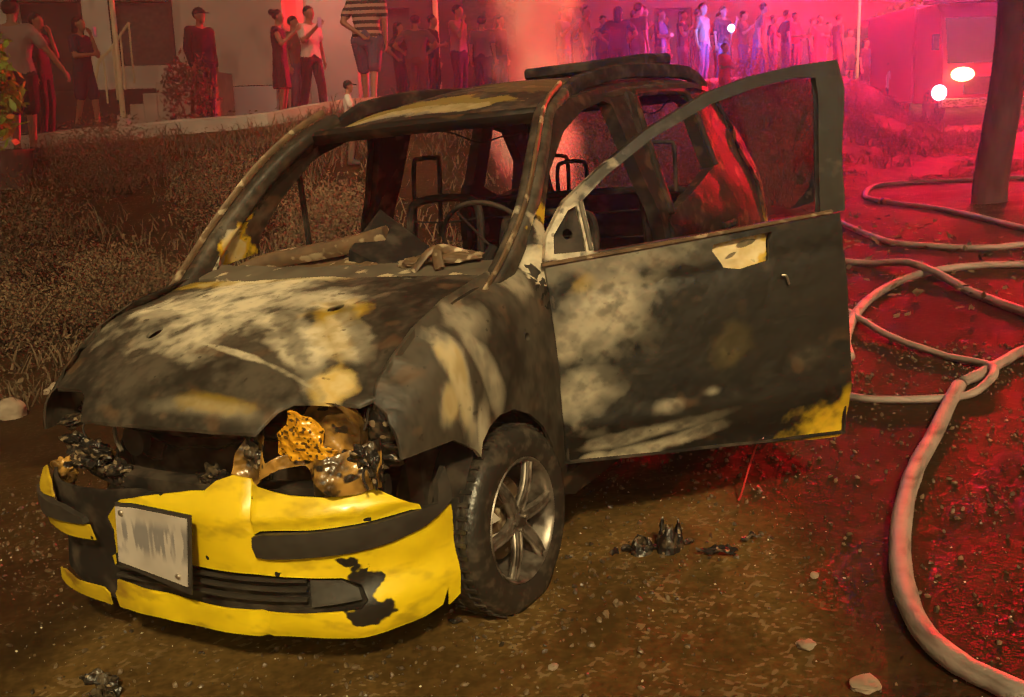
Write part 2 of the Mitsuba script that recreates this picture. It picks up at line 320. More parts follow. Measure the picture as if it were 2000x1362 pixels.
# body side frames: sill, hinge pillar, windscreen pillar edge, middle and rear pillars, roof rail edge, quarter
outer = P([(-.27, .25), (-.27, 1.0), (-.40, 1.13), (-.62, 1.32), (-.80, 1.435), (-.95, 1.475), (-1.2, 1.502), (-1.5, 1.520), (-1.9, 1.522), (-2.2, 1.50), (-2.42, 1.455), (-2.58, 1.36), (-2.74, 1.19), (-2.865, .99), (-2.905, .80), (-2.90, .45), (-2.84, .30), (-2.70, .27)]
          + [(-2.38 + .31 * math.cos(t), .27 + .31 * math.sin(t)) for t in np.linspace(math.pi, 0, 14)] + [(-2.0, .20), (-.4, .20)])
front_ap = P([(-.345, .29), (-.345, .96), (-.42, 1.085), (-.60, 1.245), (-.80, 1.365), (-1.0, 1.43), (-1.2, 1.455), (-1.26, 1.44), (-1.285, 1.2), (-1.30, .95), (-1.32, .29)])
rear_win = P([(-1.425, .985), (-1.50, 1.445), (-1.55, 1.462), (-1.98, 1.455), (-2.09, 1.41), (-2.085, 1.12)])
far_extra = P([(-2.20, 1.10), (-2.19, 1.40), (-2.36, 1.36), (-2.52, 1.20), (-2.56, 1.05), (-2.40, 1.02)])
taillamp = P([(-2.62, 1.26), (-2.68, 1.20), (-2.80, .98), (-2.83, .82), (-2.74, .80), (-2.68, .98), (-2.58, 1.2)])
for sg in (1, -1):
    body = outer.difference(front_ap.buffer(.0)).difference(rear_win)
    if sg < 0: body = body.difference(far_extra).difference(P([(-1.44, .60), (-1.44, 1.0), (-2.07, 1.13), (-2.12, .80), (-2.0, .62)]))
    kb = obj('body_side', panel(body, .055, sidefn(sg), .045), m('body_metal'), car, 50)
    if sg > 0:
        labels[kb] = {'label': 'near body side with bare middle pillar and sooty rear quarter'}
        rd = P([(-1.345, .27), (-1.33, .6), (-1.36, .98), (-1.40, 1.0), (-2.12, 1.135), (-2.19, 1.10), (-2.17, .70), (-2.05, .50), (-1.98, .27)])
        k = obj('rear_door', panel(rd, .014, lambda a, b, t: np.stack([a, (side(a, b) + .008 - t + .012 * np.exp(-((b - .93) / .03) ** 2) + dent(a, b, 9, .02)), b], 1), .04), m('body_metal'), car, 50)
        obj('window_frame', cat(sweep(np.array([[x, float(side(x, z)) + .006, z] for x, z in cr([(-1.40, 1.0), (-1.445, 1.20), (-1.49, 1.44), (-1.56, 1.475), (-1.98, 1.468), (-2.10, 1.42), (-2.11, 1.13)], 5)]), .017, .012, (0, 1, 0.3), 4, 8)), m('body_metal'), k)
        obj('door_handle', boxm(-2.08, -1.92, .738, .765, .86, .89, .008), m('soot'), k)
    # windscreen pillar
    path = cr([(-.10, sg * .645, .90), (-.235, sg * .655, 1.0), (-.40, sg * .648, 1.135), (-.60, sg * .60, 1.305), (-.78, sg * .545, 1.425), (-.95, sg * .52, 1.492)], 5)
    k = obj('front_pillar', sweep(path, np.linspace(.031, .036, len(path)), np.linspace(.040, .026, len(path)), (.62, sg * .15, .75), 5, 16), m('pillar_metal'), car, 50)
    # drip channel proud of the pillar, and the corner gusset at its foot
    obj('drip_channel', sweep(path + np.array([.03, sg * .022, .038]), .007, .012, (.62, sg * .3, .75), 4, 8), m('rusty_steel'), k)
    if sg < 0:
        obj('gusset', panel(P([(-.28, .99), (-.56, 1.015), (-.57, 1.09), (-.66, 1.21), (-.86, 1.37), (-.84, 1.44), (-.6, 1.30), (-.4, 1.13)]), .02, lambda a, b, t: np.stack([a, sg * (side(np.minimum(a, -.37), b) - .035 - t), b], 1), .05), m('pillar_metal'), k)
    # low rail along the roof edge
    rx = np.linspace(-.92, -2.45, 16)
    rp = np.stack([rx, 0 * rx + sg * .505, zroof(rx, .505) + np.interp(rx, [-2.45, -2.3, -1.1, -.92], [0, .045, .045, .0])], 1)
    obj('roof_rail', sweep(rp, .020, .030, (0, 0, 1), 4, 12), m('soot'), car)
# roof skin, header and cross bows
roof = P([(-.745, .0), (-.755, .2), (-.79, .40), (-.86, .50), (-.95, .548), (-1.3, .562), (-1.9, .565), (-2.3, .555), (-2.50, .52), (-2.56, .40), (-2.58, 0), (-2.56, -.40), (-2.50, -.52), (-2.3, -.555), (-1.9, -.565), (-1.3, -.562), (-.95, -.548), (-.86, -.50), (-.79, -.40), (-.755, -.2)])
k = obj('roof', panel(roof, .02, lambda a, b, t: np.stack([a, b, zroof(a, b) + dent(a, b, 12, .03, 2.5) - t], 1), .05), m('roof_metal'), car, 50)
labels[k] = {'label': 'blistered roof with mustard paint left above the windscreen'}
hp = cr([(-.83, .53, 1.43), (-.755, .35, 1.432), (-.735, 0, 1.435), (-.755, -.35, 1.432), (-.83, -.53, 1.43)], 6)
obj('roof_header', sweep(hp, .020, .026, (.6, 0, .8), 4, 12), m('body_metal'), k)
sp = obj('roof_spoiler', boxm(-2.52, -2.22, -.33, .33, 1.60, 1.655, .012), m('soot'), car)
obj('spoiler_foot', boxm(-2.45, -2.3, -.28, -.20, 1.50, 1.61), m('soot'), sp); obj('spoiler_foot', boxm(-2.45, -2.3, .20, .28, 1.50, 1.61), m('soot'), sp)
for xb in (-1.35, -2.0):
    obj('roof_bow', sweep(np.array([[xb, y, float(zroof(xb, y)) - .045] for y in np.linspace(-.53, .53, 12)]), .035, .012, (0, 0, 1), 4, 8), m('soot'), k)

# cowl and bulkhead
cow = P([(-.13, 0), (-.14, .35), (-.175, .60), (-.235, .66), (-.33, .66), (-.30, .5), (-.275, .2), (-.275, -.2), (-.30, -.5), (-.33, -.66), (-.235, -.66), (-.175, -.60), (-.14, -.35)])
k = obj('cowl', panel(cow, .03, lambda a, b, t: np.stack([a, b, .972 + (-.15 - a) * .22 + dent(a, b, 15, .03, 9) - t], 1), .03), m('grey_skin'), car, 50)
obj('cowl_lump', cat(blob((-.30, .40, 1.015), (.05, .13, .022), 3, .25), blob((-.27, .28, 1.0), (.03, .05, .02), 8, .3)), m('rusty_steel'), k)
obj('bracket', cat(sweep(cr([(-.22, .42, .99), (-.25, .40, 1.045), (-.30, .43, 1.03), (-.33, .50, 1.0)], 5), .018, .008, (1, 0, .3), 4, 8), sweep(cr([(-.2, .33, .985), (-.24, .37, 1.04), (-.27, .40, 1.05)], 5), .012, .006, (1, 0, .3), 4, 8)), m('rusty_steel'), k)
obj('bulkhead', boxm(-.20, -.17, -.66, .66, .16, .94), m('soot'), car)

# engine bay
eng = obj('engine_bay', cat(boxm(-.16, .30, -.62, .62, .30, .34), boxm(.02, .30, -.30, .22, .34, .70, .03), boxm(-.1, .25, -.60, -.55, .3, .78), boxm(-.1, .25, .55, .60, .3, .78)), m('soot'), car)
obj('radiator', cat(boxm(.40, .43, -.36, .36, .26, .62), boxm(.385, .445, -.37, .37, .62, .655, .01)), m('soot'), eng)
obj('crossmember', sweep(cr([(.40, .60, .505), (.50, .35, .50), (.52, 0, .495), (.50, -.35, .50), (.40, -.60, .505)], 6), .03, .035, (1, 0, 0), 4, 10), m('soot'), eng)
obj('latch_panel', sweep(cr([(.36, .62, .66), (.47, .33, .66), (.50, 0, .655), (.47, -.33, .66), (.36, -.62, .66)], 6), .035, .012, (0, 0, 1), 4, 10), m('soot'), eng)
obj('horn', cat(trimesh.creation.cylinder(.045, .03, transform=trimesh.transformations.translation_matrix((.47, -.28, .60)) @ trimesh.transformations.rotation_matrix(math.pi / 2, (0, 1, 0)))), m('black_plastic'), eng)
obj('hose_clip', tube(cr([(.50, -.33, .66), (.52, -.31, .62), (.53, -.28, .585)], 5), .007, 6), m('grey_skin'), eng)
for j, (y, z, r, sd) in enumerate([(.10, .535, .03, 2), (-.40, .56, .045, 4), (.06, .525, .02, 6), (-.30, .52, .035, 7)]):
    obj('melted_lump', blob((.535, y, z), (r * .8, r * 1.3, r), sd, .5, 3), m('char'), eng)

# head lamps: near one melted open, far one burnt to stumps
hl = thing('burnt_car__headlight', None, None); labels[hl] = {'label': 'melted near headlight with amber lens shard'}
th = np.linspace(0.15, math.pi * .56, 9)
bowl = trimesh.creation.revolve(np.stack([.098 * np.sin(th), .085 * (1 - np.cos(th)) - .075], 1), sections=20)
bowl.apply_transform(trimesh.transformations.rotation_matrix(math.pi / 2, (0, 1, 0))); bowl.vertices += np.array([.475, .505, .665]) ; bowl.vertices += fbmn(bowl.vertices * 20, 3)[:, None] * np.array([.02, .012, .012])
obj('reflector', bowl, m('brown_melt'), hl)
obj('lamp_housing', cat(blob((.40, .60, .68), (.03, .055, .075), 11, .25), blob((.40, .50, .60), (.04, .16, .05), 21, .3)), m('char'), hl)
sh = P([(.365, .63), (.375, .685), (.42, .715), (.44, .755), (.50, .735), (.53, .70), (.525, .66), (.56, .645), (.54, .61), (.47, .622), (.41, .618)])
obj('amber_shard', panel(sh, .012, lambda a, b, t: np.stack([.555 + t + fbmn(np.stack([a * 25, b * 25, a * 0], -1), 5) * .035 - (a - .45) ** 2 * 2, a, b], 1), .012), m('amber_melt'), hl, 30)
sheet = P([(.215, .505), (.24, .63), (.27, .685), (.30, .69), (.33, .645), (.36, .615), (.40, .635), (.46, .635), (.52, .625), (.58, .64), (.645, .66), (.675, .60), (.665, .545), (.60, .525), (.56, .535), (.52, .575), (.45, .60), (.40, .60), (.33, .565), (.27, .53)])
obj('drooped_sheet', panel(sheet, .006, lambda a, b, t: np.stack([.575 + t + .028 * np.sin(a * 38) + fbmn(np.stack([a * 12, b * 12, a * 0], -1), 6) * .05 - np.clip(a - .5, 0, 1) * .5 + (b - .58) * -.3, a, b], 1), .014), m('brown_melt'), hl, 60)
obj('melted_lump', cat(blob((.535, .455, .627), (.02, .06, .018), 31, .5), blob((.50, .60, .62), (.025, .045, .03), 33, .5), blob((.50, .645, .60), (.02, .02, .05), 34, .5)), m('char'), hl)
obj('lens_fragment', panel(P([(.52, .63), (.50, .70), (.53, .735), (.575, .735), (.61, .70), (.605, .65), (.56, .63)]), .01, lambda a, b, t: np.stack([.52 + t - (a - .5) * .35 + fbmn(np.stack([a * 20, b * 20, a * 0], -1), 55) * .04, a, b], 1), .014), m('brown_melt'), hl, 40)
obj('melted_lump', blob((.545, .275, .62), (.02, .025, .05), 35, .45), m('char'), hl)
obj('bracket', boxm(.49, .52, .44, .485, .50, .60, .005), m('rusty_steel'), hl)
hl2 = thing('burnt_car__headlight', None, None); labels[hl2] = {'label': 'far headlight burnt to charred stumps'}
obj('lamp_housing', cat(blob((.42, -.62, .63), (.05, .035, .022), 41, .45), blob((.44, -.60, .56), (.035, .05, .035), 42, .5), blob((.50, -.50, .53), (.035, .05, .025), 43, .5)), m('char'), hl2)
obj('melted_lump', cat(blob((.53, -.56, .50), (.03, .04, .05), 45, .5), blob((.56, -.53, .43), (.02, .03, .04), 46, .5), blob((.50, -.43, .55), (.03, .06, .02), 47, .5)), m('brown_melt'), hl2)

# bumper: yellow skin, burnt through left of the plate
bt = [(-.135, .50), (-.05, .515), (.05, .53), (.13, .542), (.18, .545), (.22, .572), (.27, .585), (.325, .575), (.33, .562), (.45, .535), (.55, .525), (.64, .528), (.68, .53), (.76, .475), (.79, .46), (.80, .43), (.855, .415), (.895, .425), (.905, .35), (.898, .16), (.86, .14), (.855, .20), (.835, .15)]
bb = [(.78, .135), (.60, .128), (.39, .145), (.12, .148), (-.1, .15), (-.235, .155), (-.24, .20), (-.225, .215), (-.22, .245), (-.24, .31), (-.21, .33), (-.19, .40), (-.205, .44)]
skin = P(bt + bb)
grille = P([(-.235, .245), (-.23, .325), (-.1, .330), (.1, .328), (.30, .322), (.45, .312), (.56, .300), (.61, .275), (.62, .235), (.60, .215), (.45, .218), (.2, .225), (-.1, .235)])
strip_hole = P([(.335, .385), (.335, .435), (.36, .447), (.62, .447), (.76, .452), (.83, .44), (.81, .40), (.70, .375), (.60, .368), (.36, .372)])
skin = skin.difference(grille).difference(strip_hole)
def bump_fn(off=0.0, amp=.0):
    return lambda a, b, t: bump_xyz(a, b, off - t + fbmn(np.stack([a * 5, b * 7, a * 0], -1), 21, 3) * .03 * (amp or 1) - .012 * np.exp(-((a - .33) / .006) ** 2) * (amp or 1) + .012 * np.exp(-((b - .49) / .02) ** 2) * np.clip((a - .33) / .01, 0, 1))
bm = obj('bumper', panel(skin, .006, bump_fn(), .022), m('yellow_paint'), car, 40)
labels[bm] = {'label': 'yellow front bumper skin, split and burnt through at the far side'}
lip = P([(-.59, .20), (-.50, .225), (-.40, .215), (-.30, .205), (-.275, .19), (-.285, .15), (-.45, .17), (-.575, .185)])
obj('bumper_piece', panel(lip, .006, bump_fn(), .03), m('yellow_paint'), bm)
obj('bumper_piece', panel(P([(-.62, .52), (-.55, .545), (-.47, .515), (-.44, .475), (-.52, .470), (-.62, .475)]), .006, bump_fn(.012), .03), m('yellow_paint'), bm)
obj('bumper_piece', panel(P([(-.62, .395), (-.30, .405), (-.295, .355), (-.58, .365)]), .006, bump_fn(.012), .03), m('yellow_paint'), bm)
obj('burnt_backing', panel(P([(-.63, .53), (-.5, .50), (-.3, .50), (-.1, .52), (.2, .50), (.7, .47), (.85, .36), (.80, .20), (.3, .165), (-.3, .16), (-.58, .22), (-.62, .40)]), .01, lambda a, b, t: bump_xyz(a, b, -.028 - t + fbmn(np.stack([a * 9, b * 9, a * 0], -1), 22, 3) * .02), .04), m('soot'), bm)
st = P([(.342, .378), (.338, .41), (.342, .436), (.37, .443), (.62, .443), (.76, .447), (.845, .445), (.86, .50), (.90, .53), (.895, .44), (.845, .415), (.80, .398), (.70, .381), (.60, .374), (.37, .372)])
obj('trim_strip', panel(st, .02, lambda a, b, t: bump_xyz(a, b, .012 - t + .004 * np.cos((b - .41) * 40)), .025), m('black_plastic'), bm, 40)
obj('trim_strip', panel(P([(-.62, .40), (-.62, .47), (-.50, .465), (-.40, .455), (-.31, .43), (-.305, .41)]), .02, bump_fn(.022), .03), m('black_plastic'), bm, 40)
for z in (.305, .280, .256):
    s = np.linspace(-.225, .46, 16)
    obj('grille_slat', sweep(bump_xyz(s, np.full(16, z) - np.clip(s, 0, 1) * .015, -.012), .012, .005, (0, 0, 1), 4, 8), m('black_plastic'), bm)
obj('fog_lamp_blank', panel(P([(.47, .228), (.47, .30), (.56, .29), (.60, .265), (.605, .235)]), .008, lambda a, b, t: bump_xyz(a, b, -.010 - t), .03), m('black_plastic'), bm)
ab, bb_ = np.array([.708, -.105, .498]), np.array([.730, .19, .492])
def plate_fn(a, b, t):
    o = np.array([.712, -.10, .500]); ux = np.array([.02, .287, -.004]); uz = np.array([.012, -.028, -.172])
    bend = .012 * np.exp(-((a - 0.02) / .1) ** 2) * (1 - b)
    return o + a[:, None] * ux + b[:, None] * uz + np.stack([t + bend, 0 * t, -.018 * a * b], 1)
pl = obj('licence_plate', panel(P([(0, 0), (1, 0), (1, 1), (0, .96)]), .003, plate_fn, .1), m('plate_white'), bm)
labels[pl] = {'label': 'bent pale licence plate with illegible smudged characters'}
obj('plate_frame', panel(P([(-.03, -.06), (1.04, -.05), (1.04, 1.12), (-.03, 1.03)]), .004, lambda a, b, t: plate_fn(a, b, t - .006), .1), m('black_plastic'), bm)
for a_, b_ in ((.08, .09), (.88, .88)):
    sc = trimesh.creation.icosphere(2, .009); sc.vertices = sc.vertices * [.6, 1, 1] + plate_fn(np.array([a_]), np.array([b_]), np.array([.005]))[0]
    obj('screw', sc, m('chrome'), bm)

# wheels
def wheel(cx, cy, cz, sg, full=True, cam_=0.0):
    w = thing('burnt_car__wheel', None, None)
    prof = np.array([(.178, -.075), (.195, -.088), (.245, -.093), (.272, -.080), (.283, -.055), (.2845, -.02), (.279, -.016), (.279, -.010), (.285, -.006), (.285, .03), (.279, .034), (.279, .040), (.283, .044), (.281, .060), (.272, .080), (.245, .093), (.200, .090), (.180, .080)])
    R_ = trimesh.transformations.rotation_matrix(-math.pi / 2 * sg, (1, 0, 0))
    def put(mesh):
        mesh = as_tri(mesh).copy(); mesh.apply_transform(R_); mesh.vertices += [cx, cy, cz]; v = mesh.vertices
        low = np.clip((.045 - v[:, 2]) / .05, 0, 1)
        v[:, 1] += sg * low * .012; v[:, 2] = np.where(v[:, 2] < .002, .002 + (v[:, 2] - .002) * .1, v[:, 2])
        mesh.vertices = v; return mesh
    ty = trimesh.creation.revolve(prof, sections=72)
    tk = w + '__tyre'
    n0 = obj('tyre', put(ty), m('rubber'), w, 40)
    if full:
        bl = []
        for i in range(48):
            b = trimesh.creation.box((.006, .012, .036)); b.apply_translation((.2845, 0, -.037))
            b2 = trimesh.creation.box((.006, .012, .036)); b2.apply_translation((.2845, .006, .058 - .010))
            for q in (b, b2): q.apply_transform(trimesh.transformations.rotation_matrix(2 * math.pi * i / 48, (0, 0, 1))); bl.append(q)
        k = obj('tread_block', put(cat(*bl)), m('rubber'), n0, False); labels[k] = {'kind': 'stuff'}
    rim = trimesh.creation.revolve(np.array([(.150, -.07), (.176, -.082), (.183, -.080), (.183, .070), (.190, .084), (.186, .089), (.176, .082), (.170, .06), (.160, .02), (.155, -.04), (.150, -.07)]), sections=64)
    rk = obj('rim', put(rim), m('alloy'), w, 40)
    for i in range(6 if full else 5):
        a0 = 2 * math.pi * i / (6 if full else 5) + .08
        p0 = np.array([.026 * math.cos(a0), .026 * math.sin(a0), .058]); p1 = np.array([.178 * math.cos(a0), .178 * math.sin(a0), .068])
        path = cr(np.array([p0, p0 * .5 + p1 * .5 + [0, 0, .010], p1]), 5)
        k = obj('spoke', put(sweep(path, np.linspace(.021, .014, len(path)), .012, (0, 0, 1), 4, 10)), m('alloy'), rk)
        if full:
            side_ = np.array([-math.sin(a0), math.cos(a0), 0])
            for s2 in (-1, 1): obj('spoke_rib', put(sweep(path + side_ * s2 * np.linspace(.014, .010, len(path))[:, None] + [0, 0, .011], .004, .005, (0, 0, 1), 3, 6)), m('alloy'), k)
    obj('hub_cap', put(cat(trimesh.creation.cylinder(.042, .02, transform=trimesh.transformations.translation_matrix((0, 0, .062)), sections=24), *[trimesh.creation.cylinder(.008, .012, transform=trimesh.transformations.translation_matrix((.03 * math.cos(t), .03 * math.sin(t), .074)), sections=6) for t in np.arange(4) * math.pi / 2])), m('alloy'), rk)
    obj('brake_disc', put(cat(trimesh.creation.annulus(.05, .125, .012), trimesh.creation.cylinder(.06, .06))), m('rusty_steel'), w)
    if full:
        for a0 in (-.35, -1.15, .3):
            pg = P([(.06, 0), (.165, .03), (.165, -.05)])
            k = obj('debris_shard', put((lambda q: (q.apply_transform(trimesh.transformations.rotation_matrix(a0, (0, 0, 1))), q)[1])(cat(m3.CrossSection(rings(pg), m3.FillRule.EvenOdd).extrude(.006).translate((0, 0, .035))))), m('alloy_pale'), rk)
wheel(-.013, .672, .262, 1)
wheel(-.013, -.672, .262, -1, False)
wheel(-2.38, .66, .262, 1, False)
wheel(-2.38, -.66, .262, -1, False)

# open front door
DF = lambda a, b, t: door_xyz(a, b, -t + 0 * a)
dskin = P([(0, .33), (.25, .312), (.5, .288), (.75, .258), (.93, .232), (1.03, .222), (1.055, .235), (1.062, .45), (1.062, .8), (1.06, 1.005), (.6, .99), (.1, .972), (0, .968), (.004, .7)])
recess = P([(.562, .945), (.60, .885), (.66, .872), (.765, .885), (.775, .955), (.79, .978), (.66, .972), (.57, .965)])
def stp(a, b, x):
    t = np.clip((x - a) / (b - a), 0, 1); return t * t * (3 - 2 * t)
def door_skin(a, b, t):
    crease = -.009 * np.exp(-((b - (.865 + .03 * a)) / .012) ** 2) + .007 * stp(.43, .45, b + .05 * a) * stp(.50, .47, b + .05 * a) - .012 * stp(.40, .34, b + .05 * a)
    return door_xyz(a, b, -t + crease + fbmn(np.stack([a * 4, b * 4, a * 0], -1), 25, 3) * .014)
fd = obj('front_door', panel(dskin.difference(recess), .012, door_skin, .03), m('door_metal'), car, 50)
labels[fd] = {'label': 'front door swung wide open, sooty with grey ash and a yellow lower corner'}
obj('inner_panel', panel(dskin.buffer(-.02), .02, lambda a, b, t: door_xyz(a, b, -.055 - t), .08), m('soot'), fd)
obj('door_edge', cat(sweep(door_xyz(np.full(10, 1.045), np.linspace(.24, 1.0, 10), -.03), .028, .008, (.74, -.67, 0), 4, 8), sweep(door_xyz(np.full(10, .012), np.linspace(.34, .96, 10), -.03), .028, .008, (.74, -.67, 0), 4, 8),
    sweep(door_xyz(np.linspace(.0, 1.05, 12), np.interp(np.linspace(0, 1.05, 12), [0, .5, 1.05], [.335, .293, .235]), -.03), .008, .028, (.67, .74, 0), 4, 8)), m('soot'), fd)
obj('handle_recess', panel(recess.buffer(.004), .006, lambda a, b, t: door_xyz(a, b, -.022 - t + fbmn(np.stack([a * 16, b * 16, a * 0], -1), 26, 3) * .03), .012), m('door_recess'), fd, 40)
obj('belt_moulding', sweep(door_xyz(np.linspace(-.01, 1.03, 14), np.linspace(.977, 1.012, 14), .0), .007, .010, (.67, .74, 0), 4, 8), m('rusty_steel'), fd)
frame_out = [(.0, .985), (.022, 1.06), (.10, 1.155), (.24, 1.245), (.42, 1.345), (.66, 1.442), (.85, 1.482), (1.05, 1.503), (1.20, 1.508), (1.195, 1.40), (1.13, 1.2), (1.085, 1.01)]
frame_in = [(.165, .995), (.165, 1.155), (.26, 1.222), (.44, 1.318), (.67, 1.405), (.86, 1.443), (1.02, 1.462), (1.095, 1.455), (1.085, 1.38), (1.03, 1.17), (.985, 1.012)]
wf = P(frame_out).difference(P(frame_in)).difference(P([(.035, 1.005), (.045, 1.06), (.11, 1.13), (.14, 1.14), (.14, 1.0)]))
wk = obj('window_frame', panel(wf, .03, DF, .04), m('frame_metal'), fd, 50)
obj('mirror_mount', panel(P([(.03, 1.0), (.04, 1.065), (.11, 1.135), (.145, 1.145), (.145, .998)]).difference(ellp((.095, 1.058), .016, .016)), .012, lambda a, b, t: door_xyz(a, b, -.012 - t + fbmn(np.stack([a * 22, b * 22, a * 0], -1), 29) * .02), .02), m('soot'), fd)
obj('mount_post', sweep(door_xyz(np.full(6, .155), np.linspace(1.0, 1.15, 6), -.008), .009, .012, (.67, .74, 0), 4, 8), m('grey_skin'), fd)
scene['m_sooty_pane'] = {'type': 'thindielectric', 'specular_transmittance': {'type': 'rgb', 'value': [.13, .10, .11]}}
k = obj('window_pane', panel(P([(.70, 1.415), (.79, 1.02), (.985, 1.012), (1.03, 1.17), (1.085, 1.38), (1.09, 1.452), (1.02, 1.458), (.86, 1.440)]), .004, lambda a, b, t: door_xyz(a, b, -.014 + 0 * t), .3), 'm_sooty_pane', fd)
labels[k] = {'label': 'smoke-blackened remains of glass in the rear part of the door window'}
obj('lock_pull', tube(cr([door_xyz(np.array(.80), np.array(.835), .012), door_xyz(np.array(.815), np.array(.83), .016), door_xyz(np.array(.825), np.array(.80), .012)], 4), .004, 6), m('chrome'), fd)
obj('hinge', boxm(-.35, -.31, .70, .74, .42, .47, .005), m('soot'), fd)
obj('hinge', boxm(-.35, -.31, .70, .74, .78, .83, .005), m('soot'), fd)
obj('glass_shard', panel(P([(.885, 1.035), (.985, 1.05), (1.02, 1.17), (.985, 1.10), (.95, 1.075)]), .004, lambda a, b, t: door_xyz(a, b, -.02 - t), .05), m('grey_skin'), fd)
cab = cr([door_xyz(np.array(.72), np.array(.28), -.02), (-.995, 1.15, .20), (-.985, 1.115, .10), (-.965, 1.092, .02), (-.955, 1.085, .008)], 6)
obj('dangling_cable', cat(tube(cab, .0035, 6), tube(cab + [.012, .004, .004], .0035, 6)), m('cable_red'), fd)

# far front and rear doors (closed): seen through the windscreen opening as bare inner skins
k = obj('front_door', panel(P([(-.36, .28), (-.36, .96), (-1.30, .965), (-1.31, .28)]), .03, lambda a, b, t: np.stack([a, -(side(a, b) - .004 - t + dent(a, b, 33, .03, 6)), b], 1), .05), m('grey_skin'), car, 50)
labels[k] = {'label': 'closed far front door with bare inner skin'}
k = car + '__front_door_001'
obj('window_frame', sweep(np.array([[x, -float(side(x, z)) + .02, z] for x, z in cr([(-.42, 1.0), (-.50, 1.12), (-.80, 1.33), (-1.0, 1.40), (-1.22, 1.43), (-1.27, 1.2), (-1.285, .97)], 5)]), .016, .012, (0, 1, .3), 4, 8), m('soot'), k)
obj('window_channel', boxm(-.90, -.885, -.70, -.68, .95, 1.34), m('soot'), k)
k = obj('middle_pillar', sweep(cr([(-1.34, -.70, .25), (-1.36, -.675, .95), (-1.42, -.61, 1.25), (-1.46, -.55, 1.47)], 5), .075, .03, (0, 1, .2), 4, 10), m('soot'), car)
obj('middle_pillar', sweep(cr([(-1.34, .68, .25), (-1.36, .665, .95), (-1.42, .60, 1.25), (-1.46, .545, 1.47)], 5), .05, .03, (0, 1, .2), 4, 10), m('soot'), car)

# tail
def tail_fn(a, b, t):
    x = np.interp(b, [.2, .45, .80, .98, 1.2, 1.38, 1.5], [-2.86, -2.93, -2.93, -2.89, -2.76, -2.62, -2.52]) + .10 * (np.abs(a) / .66) ** 3
    return np.stack([x + t, a * np.interp(b, [.3, 1.0, 1.5], [1.02, 1.0, .84]), b], 1)
k = obj('tailgate', panel(P([(-.64, .30), (-.66, .8), (-.64, 1.4), (-.58, 1.50), (.58, 1.50), (.64, 1.4), (.66, .8), (.64, .30)]).difference(P([(-.56, .99), (-.53, 1.42), (.53, 1.42), (.56, .99)])), .05, tail_fn, .06), m('soot'), car, 50)
obj('rear_bumper', sweep(cr([(-2.62, .72, .42), (-2.86, .68, .42), (-2.97, .45, .42), (-2.99, 0, .42), (-2.97, -.45, .42), (-2.86, -.68, .42), (-2.62, -.72, .42)], 6), .03, .12, (0, 0, 1), 4, 10), m('soot'), car)
for sg in (1, -1):
    obj('tail_lamp', panel(taillamp.buffer(.02), .02, lambda a, b, t: np.stack([a, sg * (side(a, b) + .014 - t), b], 1), .03), m('brown_melt'), car)

# inside: floor, tunnel, dash beam, wheel, bare seat frames
obj('floor_pan', cat(boxm(-2.85, -.2, -.70, .70, .20, .235), boxm(-2.8, -2.2, -.65, .65, .235, .50), boxm(-1.9, -.2, -.10, .10, .235, .36, .03)), m('soot'), car)
da = obj('dash_beam', sweep(cr([(-.36, -.62, .95), (-.42, -.50, 1.0), (-.50, -.20, 1.035), (-.55, -.02, 1.07)], 6), .035, .03, (0, .3, 1), 4, 10), m('rusty_steel'), car)
obj('heater_box', m3.Manifold.hull_points(np.array([(-.45, -.12, 1.03), (-.66, -.12, 1.15), (-.40, .10, .96), (-.60, .14, 1.0), (-.40, -.2, .5), (-.65, -.2, .5), (-.40, .15, .5), (-.65, .15, .5)], float)), m('soot'), da)
obj('dash_rail', sweep(cr([(-.35, -.55, .93), (-.40, -.2, .95), (-.42, .2, .95), (-.40, .60, .93)], 6), .03, .03, (0, 0, 1), 4, 8), m('grey_skin'), da)
obj('dash_sheet', panel(P([(-.60, -.50), (-.42, -.58), (-.30, -.1), (-.40, .05), (-.56, -.1)]), .012, lambda a, b, t: np.stack([a, b, .965 - (a + .4) * .25 + dent(a, b, 41, .08, 7) - t], 1), .03), m('rusty_steel'), da)
sw = thing('burnt_car__steering_wheel', None, None)
def ringm(c, r, tr, nx, n=40):
    nx = np.array(nx, float) / np.linalg.norm(nx); u = np.cross(nx, [0, 1, .01]); u /= np.linalg.norm(u); v = np.cross(nx, u)
    a = np.linspace(0, 2 * np.pi, n + 1)[:, None]
    return sweep(np.array(c) + r * (np.cos(a) * u + np.sin(a) * v), tr, tr, nx, 2, 8)
swc, swn = np.array([-.56, .415, 1.0]), np.array([.86, 0, -.42])
obj('wheel_rim', ringm(swc, .188, .0085, swn), m('soot'), sw)
for t in (.5, 2.6, 4.7):
    u = np.cross(swn / np.linalg.norm(swn), [0, 1, .01]); v = np.cross(swn / np.linalg.norm(swn), u)
    obj('spoke', tube(np.array([swc, swc + .175 * (math.cos(t) * u + math.sin(t) * v)]), .005, 6), m('soot'), sw)
obj('steering_column', tube(np.array([swc, swc + swn * .45 + [0, 0, -.05]]), .022, 8), m('soot'), sw)

